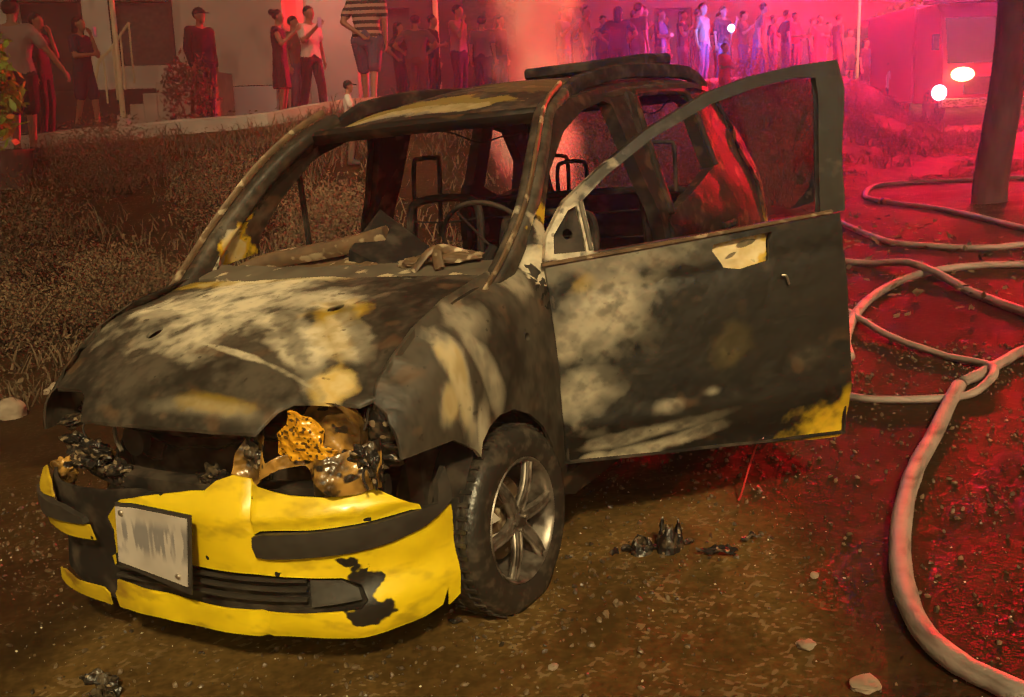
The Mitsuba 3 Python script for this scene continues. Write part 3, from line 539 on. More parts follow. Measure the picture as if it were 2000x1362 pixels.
def seat(name_label, x, y, w, z0, z1, lean, hoops=True):
    s_ = thing('burnt_car__seat_frame', None, None); labels[s_] = {'label': name_label}
    dx = -lean
    U = cr([(x, y - w, z0), (x + dx * .6, y - w, z0 + (z1 - z0) * .6), (x + dx * .95, y - w, z1 - .06), (x + dx, y - w + .06, z1), (x + dx, y + w - .06, z1), (x + dx * .95, y + w, z1 - .06), (x + dx * .6, y + w, z0 + (z1 - z0) * .6), (x, y + w, z0)], 7)
    obj('back_tube', tube_safe(U, .0165), m('soot'), s_)
    for zz in np.linspace(z0 + .12, z1 - .08, 4):
        f = (zz - z0) / (z1 - z0)
        obj('back_wire', tube(np.array([(x + dx * f, y - w, zz), (x + dx * f - .01, y, zz - .012), (x + dx * f, y + w, zz)]), .0035, 6), m('soot'), s_)
    obj('cushion_frame', cat(boxm(x - .02, x + .42, y - w - .01, y - w + .02, z0 - .05, z0), boxm(x - .02, x + .42, y + w - .02, y + w + .01, z0 - .05, z0), boxm(x + .40, x + .43, y - w, y + w, z0 - .05, z0), boxm(x, x + .40, y - w + .03, y + w - .03, .24, .30)), m('soot'), s_)
    return s_
def tube_safe(path, r, sides=8):
    p = np.asarray(path, float); t = np.gradient(p, axis=0); t /= np.linalg.norm(t, axis=1, keepdims=True)
    return sweep(p, r, r, np.array([1.0, 0, .12]), 2, sides)
def hoop(parent, x, y, z0, z1, w, lean, bar=True):
    p = cr([(x, y - w, z0), (x - lean * .8, y - w, z1 - .03), (x - lean, y - w + .03, z1), (x - lean, y + w - .03, z1), (x - lean * .8, y + w, z1 - .03), (x, y + w, z0)], 6)
    k = obj('headrest_hoop', tube_safe(p, .0095), m('soot'), parent)
    if bar: obj('cross_wire', tube(np.array([(x - lean * .5, y - w, (z0 + z1) / 2), (x - lean * .5, y + w, (z0 + z1) / 2)]), .0045, 6), m('soot'), parent)
s1 = seat('bare driver seat frame behind the steering wheel', -1.0, .33, .2, .42, 1.05, .12)
s2 = seat('bare front passenger seat frame left of the steering wheel', -.95, -.085, .165, .42, 1.14, .08)
s3 = seat('bare rear bench frame', -1.85, 0, .55, .50, 1.05, .10)
hoop(s2, -1.15, -.262, .98, 1.30, .064, .06)
hoop(s3, -1.95, .02, 1.04, 1.20, .075, .02, False)
hoop(s3, -2.0, -.10, 1.04, 1.23, .075, .02, False)
hoop(s3, -1.92, .46, 1.04, 1.255, .085, .02, False)

# burnt wiring, bench springs, fallen scraps
r_ = np.random.default_rng(55)
for a, b, sag, par in (((.36, -.45, .66), (.50, -.12, .60), .10, eng), ((.40, .05, .65), (.50, .30, .58), .12, eng), ((.45, .20, .66), (.48, -.25, .64), .06, eng), ((.46, .62, .74), (.52, .42, .58), .07, hl), ((.44, .55, .76), (.54, .64, .56), .03, hl), ((.42, -.58, .70), (.55, -.40, .55), .06, hl2),
                       ((-1.0, -.2, 1.48), (-1.9, .1, 1.48), .13, car), ((-1.5, .45, 1.46), (-2.1, .50, 1.44), .06, car), ((-.50, -.25, 1.03), (-.42, .30, 1.0), .05, da), ((-.45, .10, .98), (-.55, .40, .98), .07, da)):
    a, b = np.array(a), np.array(b); t_ = np.linspace(0, 1, 9)[:, None]
    p = a + (b - a) * t_ - np.array([0, 0, 1]) * sag * 4 * t_ * (1 - t_) + r_.normal(0, .006, (9, 3))
    obj('wire', tube(cr(p, 3), .0035, 5), m('soot'), par)
for i in range(12):
    x, y = -1.78 + .14 * (i // 6) + r_.uniform(-.02, .02), -.45 + .18 * (i % 6); t_ = np.linspace(0, 5 * 2 * np.pi, 46)
    obj('spring', tube_safe(np.stack([x + .032 * np.cos(t_), y + .032 * np.sin(t_), .50 + t_ * .0045], 1) , .003, 5), m('rusty_steel'), s3)

# ------------------------------------------------------------------ the ground
def wet_dim_mask(x, y, big, med):  # one mask for wet mud and for the lamp light fading around the car
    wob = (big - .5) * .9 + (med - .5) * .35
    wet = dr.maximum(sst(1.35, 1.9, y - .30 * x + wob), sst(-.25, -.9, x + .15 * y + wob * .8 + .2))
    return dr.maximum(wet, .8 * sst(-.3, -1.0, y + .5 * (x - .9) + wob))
def groundcol(p, n, uv):
    x, y, z = carp(p)
    big = fbm(p.x * .9 + 11, p.y * .9, 2.0, 3); med = fbm(p.x * 5, p.y * 5, 1.0, 3); fine = fbm(p.x * 42, p.y * 42, 0.0, 3)
    c = mix((.052, .028, .008), (.150, .086, .025), sst(.2, .85, big * .4 + med * .3 + fine * .35))
    c = mix(c, (.22, .15, .08), .6 * sst(.66, .80, noise(p.x * 75, p.y * 75, 3.0)) * sst(.4, .6, med))
    wet = wet_dim_mask(x, y, big, med)
    c = mix(c, (.012, .006, .0035), .85 * wet * sst(14., 7., dr.sqrt(x * x + y * y)))  # fading lamp pool painted into the dirt colour, together with the wet mud
    return mix(c, (.018, .011, .006), .45 * sst(.45, .85, fbm(p.x * 2.1 + 5, p.y * 2.1, 7.0, 4)))
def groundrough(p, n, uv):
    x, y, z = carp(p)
    wet = wet_dim_mask(x, y, fbm(p.x * .9 + 11, p.y * .9, 2.0, 3), .5)
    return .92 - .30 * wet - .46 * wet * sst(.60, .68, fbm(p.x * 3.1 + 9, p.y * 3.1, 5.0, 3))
M2 = {}
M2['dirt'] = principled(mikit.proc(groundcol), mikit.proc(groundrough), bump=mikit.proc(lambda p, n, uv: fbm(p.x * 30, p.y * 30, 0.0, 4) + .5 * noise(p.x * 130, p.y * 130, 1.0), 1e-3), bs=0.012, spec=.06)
gx = np.unique(np.r_[np.arange(-3, 3.2, .05), np.arange(3, 14, .2), np.arange(14, 60.1, 1.5), np.arange(60, 131, 10)])
ga = np.unique(np.r_[np.arange(-30, -4, 2), np.arange(-4, .8, .3), np.arange(.8, 5, .04), np.arange(5, 8, .08), np.arange(8, 30, .2), np.arange(30, 91, 2.), np.arange(90, 131, 10)])
gb = np.unique(np.round(np.r_[-gx, gx], 4))
A, B = np.meshgrid(ga, gb, indexing='ij')
X = CAM[0] + A * FWD[0] + B * RGT[0]; Y = CAM[1] + A * FWD[1] + B * RGT[1]
V = np.stack([X, Y, terrain(X, Y)], -1).reshape(-1, 3)
na, nb = A.shape
ii, jj = np.meshgrid(np.arange(na - 1), np.arange(nb - 1), indexing='ij'); i0 = (ii * nb + jj).ravel()
F = np.stack([i0, i0 + nb, i0 + nb + 1, i0 + 1], 1)
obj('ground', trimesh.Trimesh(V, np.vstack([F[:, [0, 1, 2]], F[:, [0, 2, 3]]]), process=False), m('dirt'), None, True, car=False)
labels['ground'] = {'kind': 'structure'}

def at(a, b): return CAM[0] + a * FWD[0] + b * RGT[0], CAM[1] + a * FWD[1] + b * RGT[1]
def onground(x, y, dz=0.0): return np.array([x, y, float(terrain(x, y)) + dz])
def carxy(x, y):
    w = RW @ np.array([x, y, 0.0]); return w[0], w[1]

# street on top of the bank with its kerb
M2['asphalt'] = principled(mikit.proc(lambda p, n, uv: mix((.045, .038, .034), (.08, .07, .06), fbm(p.x * 6, p.y * 6, 0.0, 3))), .45, bump=mikit.proc(lambda p, n, uv: fbm(p.x * 60, p.y * 60, 0.0, 2)), bs=.004)
M2['concrete'] = principled(mikit.proc(lambda p, n, uv: mix((.26, .23, .20), (.42, .38, .33), fbm(p.x * 5, p.y * 5, p.z * 5, 3))), .7)
def ribbon(b0, b1, fa, width, lift, th, nb_=60):
    bs = np.linspace(b0, b1, nb_); a0 = fa(bs)
    P0 = [at(a, b) for a, b in zip(a0, bs)]; P1 = [at(a + width, b) for a, b in zip(a0, bs)]
    top = np.array([[*p, float(terrain(*p)) + lift] for p in P0] + [[*p, float(terrain(*p)) + lift] for p in P1])
    bot = top - [0, 0, th]; v = np.vstack([top, bot]); k, f = nb_, []
    for i in range(nb_ - 1):
        f += [[i, i + 1, k + i + 1, k + i], [2 * k + i, 3 * k + i, 3 * k + i + 1, 2 * k + i + 1], [i, 2 * k + i, 2 * k + i + 1, i + 1], [k + i, k + i + 1, 3 * k + i + 1, 3 * k + i]]
    f += [[0, k, 3 * k, 2 * k], [k - 1, 3 * k - 1, 4 * k - 1, 2 * k - 1]]
    f = np.array(f); return trimesh.Trimesh(v, np.vstack([f[:, [0, 1, 2]], f[:, [0, 2, 3]]]), process=False)
edge = lambda b: 13.6 + .02 * (b + 6) + np.clip(b + 3, 0, 40) * 1.25
obj('kerb', ribbon(-16, 6, edge, .20, .15, .38), m('concrete'), None, 30, car=False); labels['kerb'] = {'kind': 'structure'}

# ------------------------------------------------------------------ vegetation
def leafcol(a, b, f=3.0):
    return mikit.proc(lambda p, n, uv: mix(a, b, fbm(p.x * f, p.y * f, p.z * f, 2) * .6 + noise(p.x * 23, p.y * 23, p.z * 23) * .4))
M2['straw'] = principled(leafcol((.026, .017, .010), (.20, .14, .08), 1.1), .8, spec=.2)
M2['twig'] = principled(leafcol((.045, .028, .016), (.17, .11, .06)), .8, spec=.2)
M2['green_leaf'] = principled(leafcol((.10, .20, .02), (.34, .50, .06), 6), .45)
M2['dark_leaf'] = principled(leafcol((.03, .04, .015), (.09, .10, .035), 4), .6)
M2['bark'] = principled(mikit.proc(lambda p, n, uv: mix((.045, .03, .026), (.12, .085, .07), fbm(p.x * 12, p.y * 12, p.z * 3, 3))), .85, bump=mikit.proc(lambda p, n, uv: fbm(p.x * 26, p.y * 26, p.z * 6, 3)), bs=.02)

def blades(base, h, w, lean, seed, up=None):
    """Curved blades of three triangles, one per row of base."""
    r = np.random.default_rng(seed); n = len(base)
    ph = r.uniform(0, 2 * np.pi, n); d = np.stack([np.cos(ph), np.sin(ph), 0 * ph], 1)
    ps = r.uniform(0, 2 * np.pi, n); sd = np.stack([np.cos(ps), np.sin(ps), 0 * ps], 1) * w[:, None]
    mid = base + d * (lean * h * .30)[:, None] + np.array([0, 0, 1]) * (h * .6)[:, None]
    tip = base + d * (lean * h * .95)[:, None] + np.array([0, 0, 1]) * (h * (1 - .35 * lean))[:, None]
    v = np.stack([base - sd, base + sd, mid + sd * .7, mid - sd * .7, tip], 1).reshape(-1, 3)
    k = np.arange(n)[:, None] * 5
    return trimesh.Trimesh(v, np.vstack([k + [0, 1, 2], k + [0, 2, 3], k + [3, 2, 4]]), process=False)

def leaves(c, rad, n, size, seed, clump=12, spread=.28):
    r = np.random.default_rng(seed)
    u = r.normal(size=(max(n // clump, 1), 3)); u /= np.linalg.norm(u, axis=1, keepdims=True)
    cc = u * (r.uniform(.25, 1, (len(u), 1)) ** .5)
    p = np.repeat(cc, clump, 0) + r.normal(size=(len(u) * clump, 3)) * spread * .6
    p = p * np.asarray(rad) + np.asarray(c)
    a = r.normal(size=p.shape); a /= np.linalg.norm(a, axis=1, keepdims=True); b = np.cross(a, r.normal(size=p.shape)); b /= np.linalg.norm(b, axis=1, keepdims=True)
    s = size * r.uniform(.6, 1.3, (len(p), 1))
    v = np.stack([p - a * s, p + b * s * .45, p + a * s, p - b * s * .45], 1).reshape(-1, 3)
    k = np.arange(len(p))[:, None] * 4
    return trimesh.Trimesh(v, np.vstack([k + [0, 1, 2], k + [0, 2, 3]]), process=False)

# dry grass over the bank, in clumps with bare patches
n = 14000
a_, b_ = rng.uniform(6.2, 26, n), rng.uniform(-13, 13, n)
x_, y_ = at(a_, b_)
bb2 = np.clip(b_, 0, 30); tt = np.clip((a_ - (7.2 + 1.35 * bb2)) / (8 + .15 * bb2), -1, 2)
dens = fbmn(np.stack([x_ * .9, y_ * .9, x_ * 0], -1), 61, 3) + .08
keep = (tt > np.where(b_ > 2.5, .16, -.10)) & (tt < 1.02) & (dens + rng.uniform(-.28, .2, n) > -.05) & (a_ < edge(b_) + .0)
x_, y_ = x_[keep], y_[keep]
cl = 13
bx_ = np.repeat(x_, cl) + rng.normal(0, .10, len(x_) * cl); by_ = np.repeat(y_, cl) + rng.normal(0, .10, len(x_) * cl)
hh = np.repeat(rng.uniform(.05, .28, len(x_)) * np.where(rng.uniform(size=len(x_)) < .08, 1.8, 1), cl) * rng.uniform(.5, 1.2, len(bx_))
obj('dry_grass', blades(np.stack([bx_, by_, terrain(bx_, by_) - .02], 1), hh, rng.uniform(.004, .010, len(hh)), rng.uniform(.4, 1.5, len(hh)), 62), m('straw'), None, False, car=False)
tag('dry_grass', 'dry straw-coloured grass covering the bank behind the car', kind='stuff')
n = 7000
a_, b_ = rng.uniform(6.3, 15, n), rng.uniform(-7, 4, n); x_, y_ = at(a_, b_)
k_ = fbmn(np.stack([x_ * .7, y_ * .7, x_ * 0], -1), 66, 3) + rng.uniform(-.2, .2, n) > .04; x_, y_ = x_[k_], y_[k_]
sz = rng.uniform(.012, .045, len(x_)); d1 = rng.normal(size=(len(x_), 3)) * [1, 1, .35]; d1 /= np.linalg.norm(d1, axis=1, keepdims=True); d2 = np.cross(d1, rng.normal(size=d1.shape) * .4 + [0, 0, 1])
c_ = np.stack([x_, y_, terrain(x_, y_) + rng.uniform(.0, .12, len(x_))], 1)
v_ = np.stack([c_ - d1 * sz[:, None], c_ + d2 * sz[:, None] * .5, c_ + d1 * sz[:, None] * .8, c_ - d2 * sz[:, None] * .6], 1).reshape(-1, 3); k4 = np.arange(len(x_))[:, None] * 4
obj('leaf_litter', trimesh.Trimesh(v_, np.vstack([k4 + [0, 1, 2], k4 + [0, 2, 3]]), process=False), m('straw'), None, False, car=False)
tag('leaf_litter', 'dead leaves and scraps littering the bank', kind='stuff')
# sparse weeds on the lot at the far right
n = 2600
a_, b_ = rng.uniform(14.8, 24, n), rng.uniform(3.5, 9, n); x_, y_ = at(a_, b_); k_ = fbmn(np.stack([x_, y_, x_ * 0], -1), 63) > -.02
x_, y_ = np.repeat(x_[k_], 9) + rng.normal(0, .08, k_.sum() * 9), np.repeat(y_[k_], 9) + rng.normal(0, .08, k_.sum() * 9)
obj('weeds', blades(np.stack([x_, y_, terrain(x_, y_) - .01], 1), rng.uniform(.02, .07, len(x_)), rng.uniform(.004, .008, len(x_)), rng.uniform(.3, 1.2, len(x_)), 64), m('straw'), None, False, car=False)
tag('weeds', 'low trodden weeds on the open ground beyond the hoses', kind='stuff')

def shrub(name, x, y, rad, n, size, mat, label, seed, group=None, cat_='shrub', stems=5):
    s_ = thing(name, label, cat_, group); z = float(terrain(x, y)); r = np.random.default_rng(seed)
    obj('foliage', leaves((x, y, z + rad[2] * .95), rad, n, size, seed), m(mat), s_, False, car=False)
    for i in range(stems):
        d = r.normal(size=3) * np.array([rad[0], rad[1], 0]) * .6
        obj('stem', tube(cr([(x + d[0] * .1, y + d[1] * .1, z - .05), (x + d[0] * .5, y + d[1] * .5, z + rad[2] * .7), (x + d[0], y + d[1], z + rad[2] * 1.5)], 3), .010, 5), m('twig'), s_, True, car=False)
    return s_
for a, b, rad, lab in ((8.3, -3.05, (.5, .5, .35), 'dry twiggy bush on the bank beside the bonnet'), (9.6, -4.4, (.7, .6, .5), 'wide brown bush in the middle of the left bank'), (8.2, -3.9, (.45, .4, .28), 'low brown bush near the pale stones'),
        (11.6, -4.2, (.6, .5, .42), 'brown bush on the upper slope below the kerb'), (10.4, -2.6, (.6, .6, .45), 'dark bush close behind the windscreen pillar'), (9.4, -1.5, (.5, .4, .4), 'pale dry bush seen through the windscreen'), (11.5, 1.1, (.7, .6, .5), 'pale dry bush seen through the driver side windows'), (12.6, 2.2, (.7, .6, .55), 'pale dry bush seen through the rear door window'), (17.5, 4.1, (.9, .6, .6), 'red-lit bush behind the open door corner')):
    shrub('dry_shrub', *at(a, b), rad, 5200, .017, 'twig' if b < -1.6 else 'straw', lab, int(a * 10 + 5), 'dry bushes on the bank')
shrub('reddish_shrub', *at(15.9, -4.52), (.36, .36, .48), 900, .045, 'straw', 'bush in front of the man in the dark jacket and cap', 71)
gx_, gy_ = at(12.0, -5.52); gz_ = float(terrain(gx_, gy_))
gp = thing('green_plant', 'bright green leafy plant in a dark tub at the left edge', 'plant')
obj('foliage', leaves((gx_, gy_, gz_ + 1.05), (.26, .30, .60), 900, .07, 72, 8), m('green_leaf'), gp, False, car=False)
obj('stem', tube(np.array([(gx_, gy_, gz_), (gx_ + .02, gy_, gz_ + .6), (gx_, gy_ + .03, gz_ + 1.2)]), .02, 6), m('twig'), gp, True, car=False)
tub = trimesh.creation.revolve(np.array([(.0, .0), (.26, .0), (.33, .30), (.34, .42), (.31, .42), (.29, .34), (.0, .32)]), sections=28); tub.vertices += [gx_, gy_, gz_ - .02]
obj('tub', tub, m('bark'), gp, 40, car=False)

# the tree at the right
t = thing('tree', 'tree with bare dark trunk standing behind the fire hoses', 'tree')
tx, ty = carxy(-10.165, .842); tz = float(terrain(tx, ty)); tp = cr([(tx, ty, tz - .15), (tx + .005, ty - .01, tz + .25), (tx - .05, ty + .10, tz + 1.6), (tx - .03, ty + .06, tz + 3.2), (tx, ty, tz + 5)], 6)
obj('trunk', sweep(tp, np.interp(np.linspace(0, 1, len(tp)), [0, .06, .14, .5, 1], [.36, .22, .185, .17, .10]), np.interp(np.linspace(0, 1, len(tp)), [0, .06, .14, .5, 1], [.33, .21, .18, .17, .10]), (1, .1, .05), 2.2, 16), m('bark'), t, 60, car=False)
for i, an in enumerate((.4, 2.2, 4.1, 5.4)):
    e = np.array([math.cos(an), math.sin(an), 1.1])
    obj('limb', tube(np.array([tp[-3], tp[-3] + e * .6, tp[-3] + e * np.array([1.2, 1.2, 1.5])]), .05, 7), m('bark'), t, True, car=False)
obj('crown', leaves((tx, ty, tz + 6.0), (1.8, 1.8, 1.3), 3500, .07, 75), m('dark_leaf'), t, False, car=False)

# tall trees added out of view behind the photographer: their crowns keep the street light off the bank and the crowd
for i, (b, zc_, nl_) in enumerate(((-8.6, 21.8, 2000), (-4.2, 21.8, 3400), (3.9, 21.8, 2900), (7.8, 21.8, 2900), (12.2, 21.8, 3000), (16.6, 21.8, 3000))):
    x, y = at(-4.0 - .3 * (i % 2), b); z = float(terrain(x, y)); k = thing('street_tree', ['first', 'second', 'third', 'fourth', 'fifth', 'last'][i] + ' tall street tree from the left, behind the photographer and outside the frame', 'tree', 'added shade trees behind the photographer')
    obj('trunk', tube(np.array([(x, y, z - .1), (x + .1, y, z + 6), (x, y + .1, z + 12), (x, y, z + 19)]), .16, 8), m('bark'), k, True, car=False)
    obj('crown', leaves((x, y, z + zc_), (3.7, 3.9, 9.6), int(nl_ * .74), .5, 400 + i, 6, .2), m('dark_leaf'), k, False, car=False)

# ------------------------------------------------------------------ fire hoses
M2['hose_canvas'] = principled(mikit.proc(lambda p, n, uv: mix(mix((.17, .14, .12), (.32, .27, .23), fbm(p.x * 9, p.y * 9, p.z * 9, 4)), (.08, .06, .045), .75 * sst(.50, .80, fbm(p.x * 6 + 3, p.y * 6, p.z * 40, 4)))), .5, bump=mikit.proc(lambda p, n, uv: noise(p.x * 240, p.y * 240, p.z * 240) + .6 * fbm(p.x * 30, p.y * 30, p.z * 30, 2), 5e-4), bs=.0022)
M2['hose_black'] = principled((.035, .030, .030), .35)
M2['brass'] = principled((.30, .20, .10), .35, .8)
def hose(label, pts, r, mat='hose_canvas', lifts=None, coupling=None):
    k = thing('fire_hose', label, 'hose', 'fire hoses lying across the lot')
    p = cr(pts, 14); w = np.array([carxy(*q) for q in p])
    n_ = len(p); lf = np.zeros(n_) if lifts is None else np.interp(np.linspace(0, len(pts) - 1, n_), np.arange(len(pts)), lifts)
    z = terrain(w[:, 0], w[:, 1]); z = np.convolve(np.pad(z, 6, mode='edge'), np.ones(13) / 13, 'valid')
    rr = r * (1 + .10 * (meshkit.noise(np.stack([np.arange(n_) * .23, np.arange(n_) * 0, np.arange(n_) * 0], 1), 9) - .5))
    path = np.column_stack([w, z + r * .86 + lf])
    obj('tube', sweep(path, rr * 1.07, rr * .9, (0, 0.01, 1), 2, 18), m(mat), k, True, car=False)
    if coupling is not None:
        i = int(coupling * (n_ - 1)); d = path[i + 1] - path[i]; d /= np.linalg.norm(d)
        for s_ in (-.10, .02):
            obj('coupling', sweep(np.array([path[i] + d * s_, path[i] + d * (s_ + .09)]), r * 1.28, r * 1.28, (0, 0, 1), 2.5, 12), m('brass'), k, 40, car=False)
        obj('collar', sweep(np.array([path[i] - d * .02, path[i] + d * .03]), r * 1.5, r * 1.5, (0, 0, 1), 2.5, 8), m('hose_black'), k, 40, car=False)
hose('far hose bending back on itself in a narrow loop beside the tree', [(-12.41, 1.5), (-12.608, .342), (-12.745, -.311), (-12.6, -.70), (-12.05, -.84), (-11.254, -.718), (-10.841, -.538), (-10.317, -.172), (-9.614, .381), (-8.815, .839), (-7.748, 1.392), (-7.0, 1.9)], .0305, coupling=.60)
hose('pale hose sagging in a shallow curve behind the open door', [(-9.6, -.75), (-8.778, -.436), (-7.992, -.053), (-7.168, .392), (-6.928, .687), (-6.753, .993), (-6.697, 1.267), (-6.813, 1.478), (-7.0, 2.2)], .0305)
hose('hose running from the door edge down to the right, over another hose', [(-7.0, -.3), (-6.269, .168), (-6.076, .452), (-5.797, .772), (-5.377, 1.056), (-4.786, 1.367), (-4.183, 1.721), (-3.4, 2.2)], .0305, lifts=[0, 0, 0, .05, .03, 0, 0, 0])
hose('hose curving under another one towards the open door', [(-5.9, 2.4), (-5.846, 1.567), (-5.826, 1.23), (-5.678, 1.008), (-5.296, .83), (-4.639, .759), (-3.989, .793), (-3.437, .877), (-3.0, 1.0)], .0305)
hose('thin dark hose making a pointed loop right of the door', [(-4.9, .30), (-4.386, .621), (-3.816, .906), (-3.354, 1.195), (-3.096, 1.468), (-2.902, 1.659), (-2.761, 1.721), (-2.592, 1.719), (-2.408, 1.657), (-2.30, 1.486), (-2.27, 1.273), (-2.36, 1.115), (-2.6, .9)], .020, lifts=[0, 0, .03, .02, 0, .02, .03, .02, 0, 0, 0, 0, 0])
hose('short hose entering from the right and meeting the loop tip', [(-3.9, 2.1), (-3.254, 1.806), (-3.012, 1.738), (-2.80, 1.675), (-2.62, 1.61)], .027)
hose('thick pale hose sweeping through the right foreground', [(-2.55, 1.60), (-2.193, 1.604), (-1.752, 1.614), (-1.405, 1.617), (-1.057, 1.641), (-.742, 1.683), (-.476, 1.735), (-.254, 1.799), (-.094, 1.872), (.013, 1.961), (.072, 2.048), (.127, 2.16), (.2, 2.5)], .0305)

# ------------------------------------------------------------------ stones, debris, gravel
M2['stone'] = principled(mikit.proc(lambda p, n, uv: mix((.15, .11, .075), (.32, .25, .18), fbm(p.x * 14, p.y * 14, p.z * 14, 3))), .7, bump=mikit.proc(lambda p, n, uv: fbm(p.x * 50, p.y * 50, p.z * 50, 2)), bs=.006)
M2['pebble'] = principled(mikit.proc(lambda p, n, uv: mix((.035, .024, .014), (.13, .085, .045), mikit.cell_rand(p.x * 40, p.y * 40))), .38)
M2['crumb'] = principled((.62, .55, .42), .12, coat=1.0)
def stone(x, y, r, label, seed, group=None, flat=.6):
    w = carxy(x, y); k = thing('stone', label, 'stone', group)
    o = blob((w[0], w[1], float(terrain(*w)) + r * flat * .45), (r, r * .8, r * flat), seed, .3, 2, 1.6)
    scene[k] = mikit.ply(o, m('stone'), smooth=40)
stone(-1.243, -3.489, .10, 'pale pink rock at the left edge below the bank', 81, flat=.8)
stone(-1.55, -3.35, .06, 'small pale rock right of the pink rock', 82)
stone(-.005, 1.587, .030, 'flat cream stone in the right foreground near the hose', 83, flat=.35)
stone(.143, 1.77, .045, 'wide flat stone at the bottom right beside the hose', 84, flat=.25)
stone(.322, 1.004, .016, 'chip of pale stone at the bottom centre', 85, flat=.5)
stone(-.412, 1.5, .016, 'small tan pebble right of the charred debris', 86, flat=.5)
stone(-1.75, -3.75, .08, 'grey rock half buried at the foot of the bank', 87)
for i, (x, y) in enumerate([(-1.68, -3.40), (-1.95, -3.3), (-2.0, -3.6), (-1.4, -3.05)]):
    stone(x, y, .05, ['pale rubble lump touching the small pale rock', 'pale rubble lump closest to the far fender tip', 'pale rubble lump farthest up the bank foot', 'pale rubble lump nearest the camera at the left'][i], 90 + i)
def rubble(x, y, pieces, label, seed):
    w = np.array(carxy(x, y)); k = thing('charred_debris', label, 'debris'); r = np.random.default_rng(seed)
    for i, (dx, dy, s, tall) in enumerate(pieces):
        c = np.array([w[0] + dx, w[1] + dy]); z = float(terrain(*c))
        q = P([(math.cos(t) * u_, math.sin(t) * u_) for t, u_ in zip(np.sort(r.uniform(0, 6.28, 9)), r.uniform(.5, 1.1, 9))]).buffer(.02)
        q = max(getattr(q, 'geoms', [q]), key=lambda g: g.area)
        tl = r.uniform(-.5, .5) if tall < 1 else 1.15
        def fn(a, b, t):
            v = np.stack([a * s, b * s * (.7 if tall < 1 else 1.0), t * s * .5 + fbmn(np.stack([a * 2, b * 2, a * 0], -1), seed + i) * s * .9], 1)
            cs, sn = math.cos(tl), math.sin(tl)
            v = np.stack([v[:, 0], v[:, 1] * cs - v[:, 2] * sn, v[:, 1] * sn + v[:, 2] * cs], 1)
            an = r.uniform(0, 6) if t is None else (i * 1.9 + seed); ca, sa = math.cos(an), math.sin(an)
            return np.stack([c[0] + v[:, 0] * ca - v[:, 1] * sa, c[1] + v[:, 0] * sa + v[:, 1] * ca, z + s * (.75 if tall >= 1 else .25) + v[:, 2]], 1)
        obj('fragment', panel(q, .25, fn, .18), m('char'), k, 30, car=False)
    return k
dk = rubble(-.50, .995, [(.03, -.05, .05, .4), (.07, -.10, .045, .4), (.10, -.14, .03, .4), (-.05, .06, .03, .4)], 'upright black charred shard heap beside the front wheel', 3)
for dx, dy, r0, h0, sd in ((0, .01, .046, .095, 1), (.045, -.07, .04, .05, 2)):
    wx, wy = carxy(-.50, .995); wx += dx; wy += dy; wz = float(terrain(wx, wy)); th_ = np.linspace(0, 2 * np.pi, 33)[:-1]; rr_ = np.random.default_rng(sd)
    jag = h0 * (.55 + .45 * np.abs(np.sin(th_ * 1.5 + sd)) ** 2 + rr_.uniform(-.14, .14, 32)); rad_ = r0 * (1 + .22 * np.sin(th_ * 2 + 1) + rr_.uniform(-.08, .08, 32))
    rows = [np.stack([wx + rad_ * np.cos(th_) * q, wy + rad_ * np.sin(th_) * q, wz - .004 + jag * f_], 1) for q, f_ in ((1.15, 0), (1.08, .35), (.95, .7), (.72, 1.0), (.66, .97), (.80, .6), (.90, .1))]
    vv_ = np.vstack(rows); ff_ = [[a_ * 32 + i, a_ * 32 + (i + 1) % 32, (a_ + 1) * 32 + (i + 1) % 32, (a_ + 1) * 32 + i] for a_ in range(6) for i in range(32)]; ff_ = np.array(ff_)
    obj('shard', trimesh.Trimesh(vv_, np.vstack([ff_[:, [0, 1, 2]], ff_[:, [0, 2, 3]]]), process=False), m('char'), dk, 30, car=False)
rubble(-.48, 1.165, [(0, 0, .055, .6), (-.03, .04, .04, .4)], 'smaller charred lump right of the upright shards', 5)
rubble(-.615, 1.23, [(0, 0, .05, .4)], 'flat charred flake farthest right in the debris', 6)
rubble(.84, -.14, [(0, 0, .06, .4), (.03, .07, .05, .4), (-.02, -.06, .05, .4), (.06, .03, .05, .4)], 'shiny black charred scraps at the bottom left corner', 8)
rubble(.19, .60, [(0, 0, .03, .4)], 'charred scrap under the torn bumper corner', 9)
def scatter(n, seed, box_, rmin, rmax, name, mat, label, cond=None):
    r = np.random.default_rng(seed); x = r.uniform(box_[0], box_[1], n); y = r.uniform(box_[2], box_[3], n)
    keep = fbmn(np.stack([x * 1.3, y * 1.3, x * 0], -1), seed, 3) + r.uniform(-.2, .2, n) > -.03; x, y = x[keep], y[keep]
    w = np.array([carxy(p, q) for p, q in zip(x, y)]); z = terrain(w[:, 0], w[:, 1])
    s = rmin * (rmax / rmin) ** (r.uniform(0, 1, len(x)) ** 2.2)
    ico = trimesh.creation.icosphere(1 if rmax > .006 and False else 0)
    q = r.normal(size=(len(x), 3, 3)); q = np.linalg.qr(q)[0]
    vv = np.einsum('nij,kj->nki', q, ico.vertices * [1, .75, .55]) * r.uniform(.7, 1.3, (len(x), len(ico.vertices), 1))
    v = vv * s[:, None, None] + np.column_stack([w, z + s * .25])[:, None]
    f = ico.faces[None] + (np.arange(len(x)) * len(ico.vertices))[:, None, None]
    obj(name, trimesh.Trimesh(v.reshape(-1, 3), f.reshape(-1, 3), process=False), m(mat), None, False, car=False); tag(name, label, kind='stuff')
scatter(20000, 101, (-3.5, 1.3, -2.2, 2.6), .003, .014, 'gravel', 'pebble', 'fine wet gravel strewn over the dirt')
scatter(800, 102, (-1.6, 1.2, -1.6, 2.3), .0015, .006, 'glass_crumbs', 'crumb', 'glinting crumbs of broken window glass on the dirt')
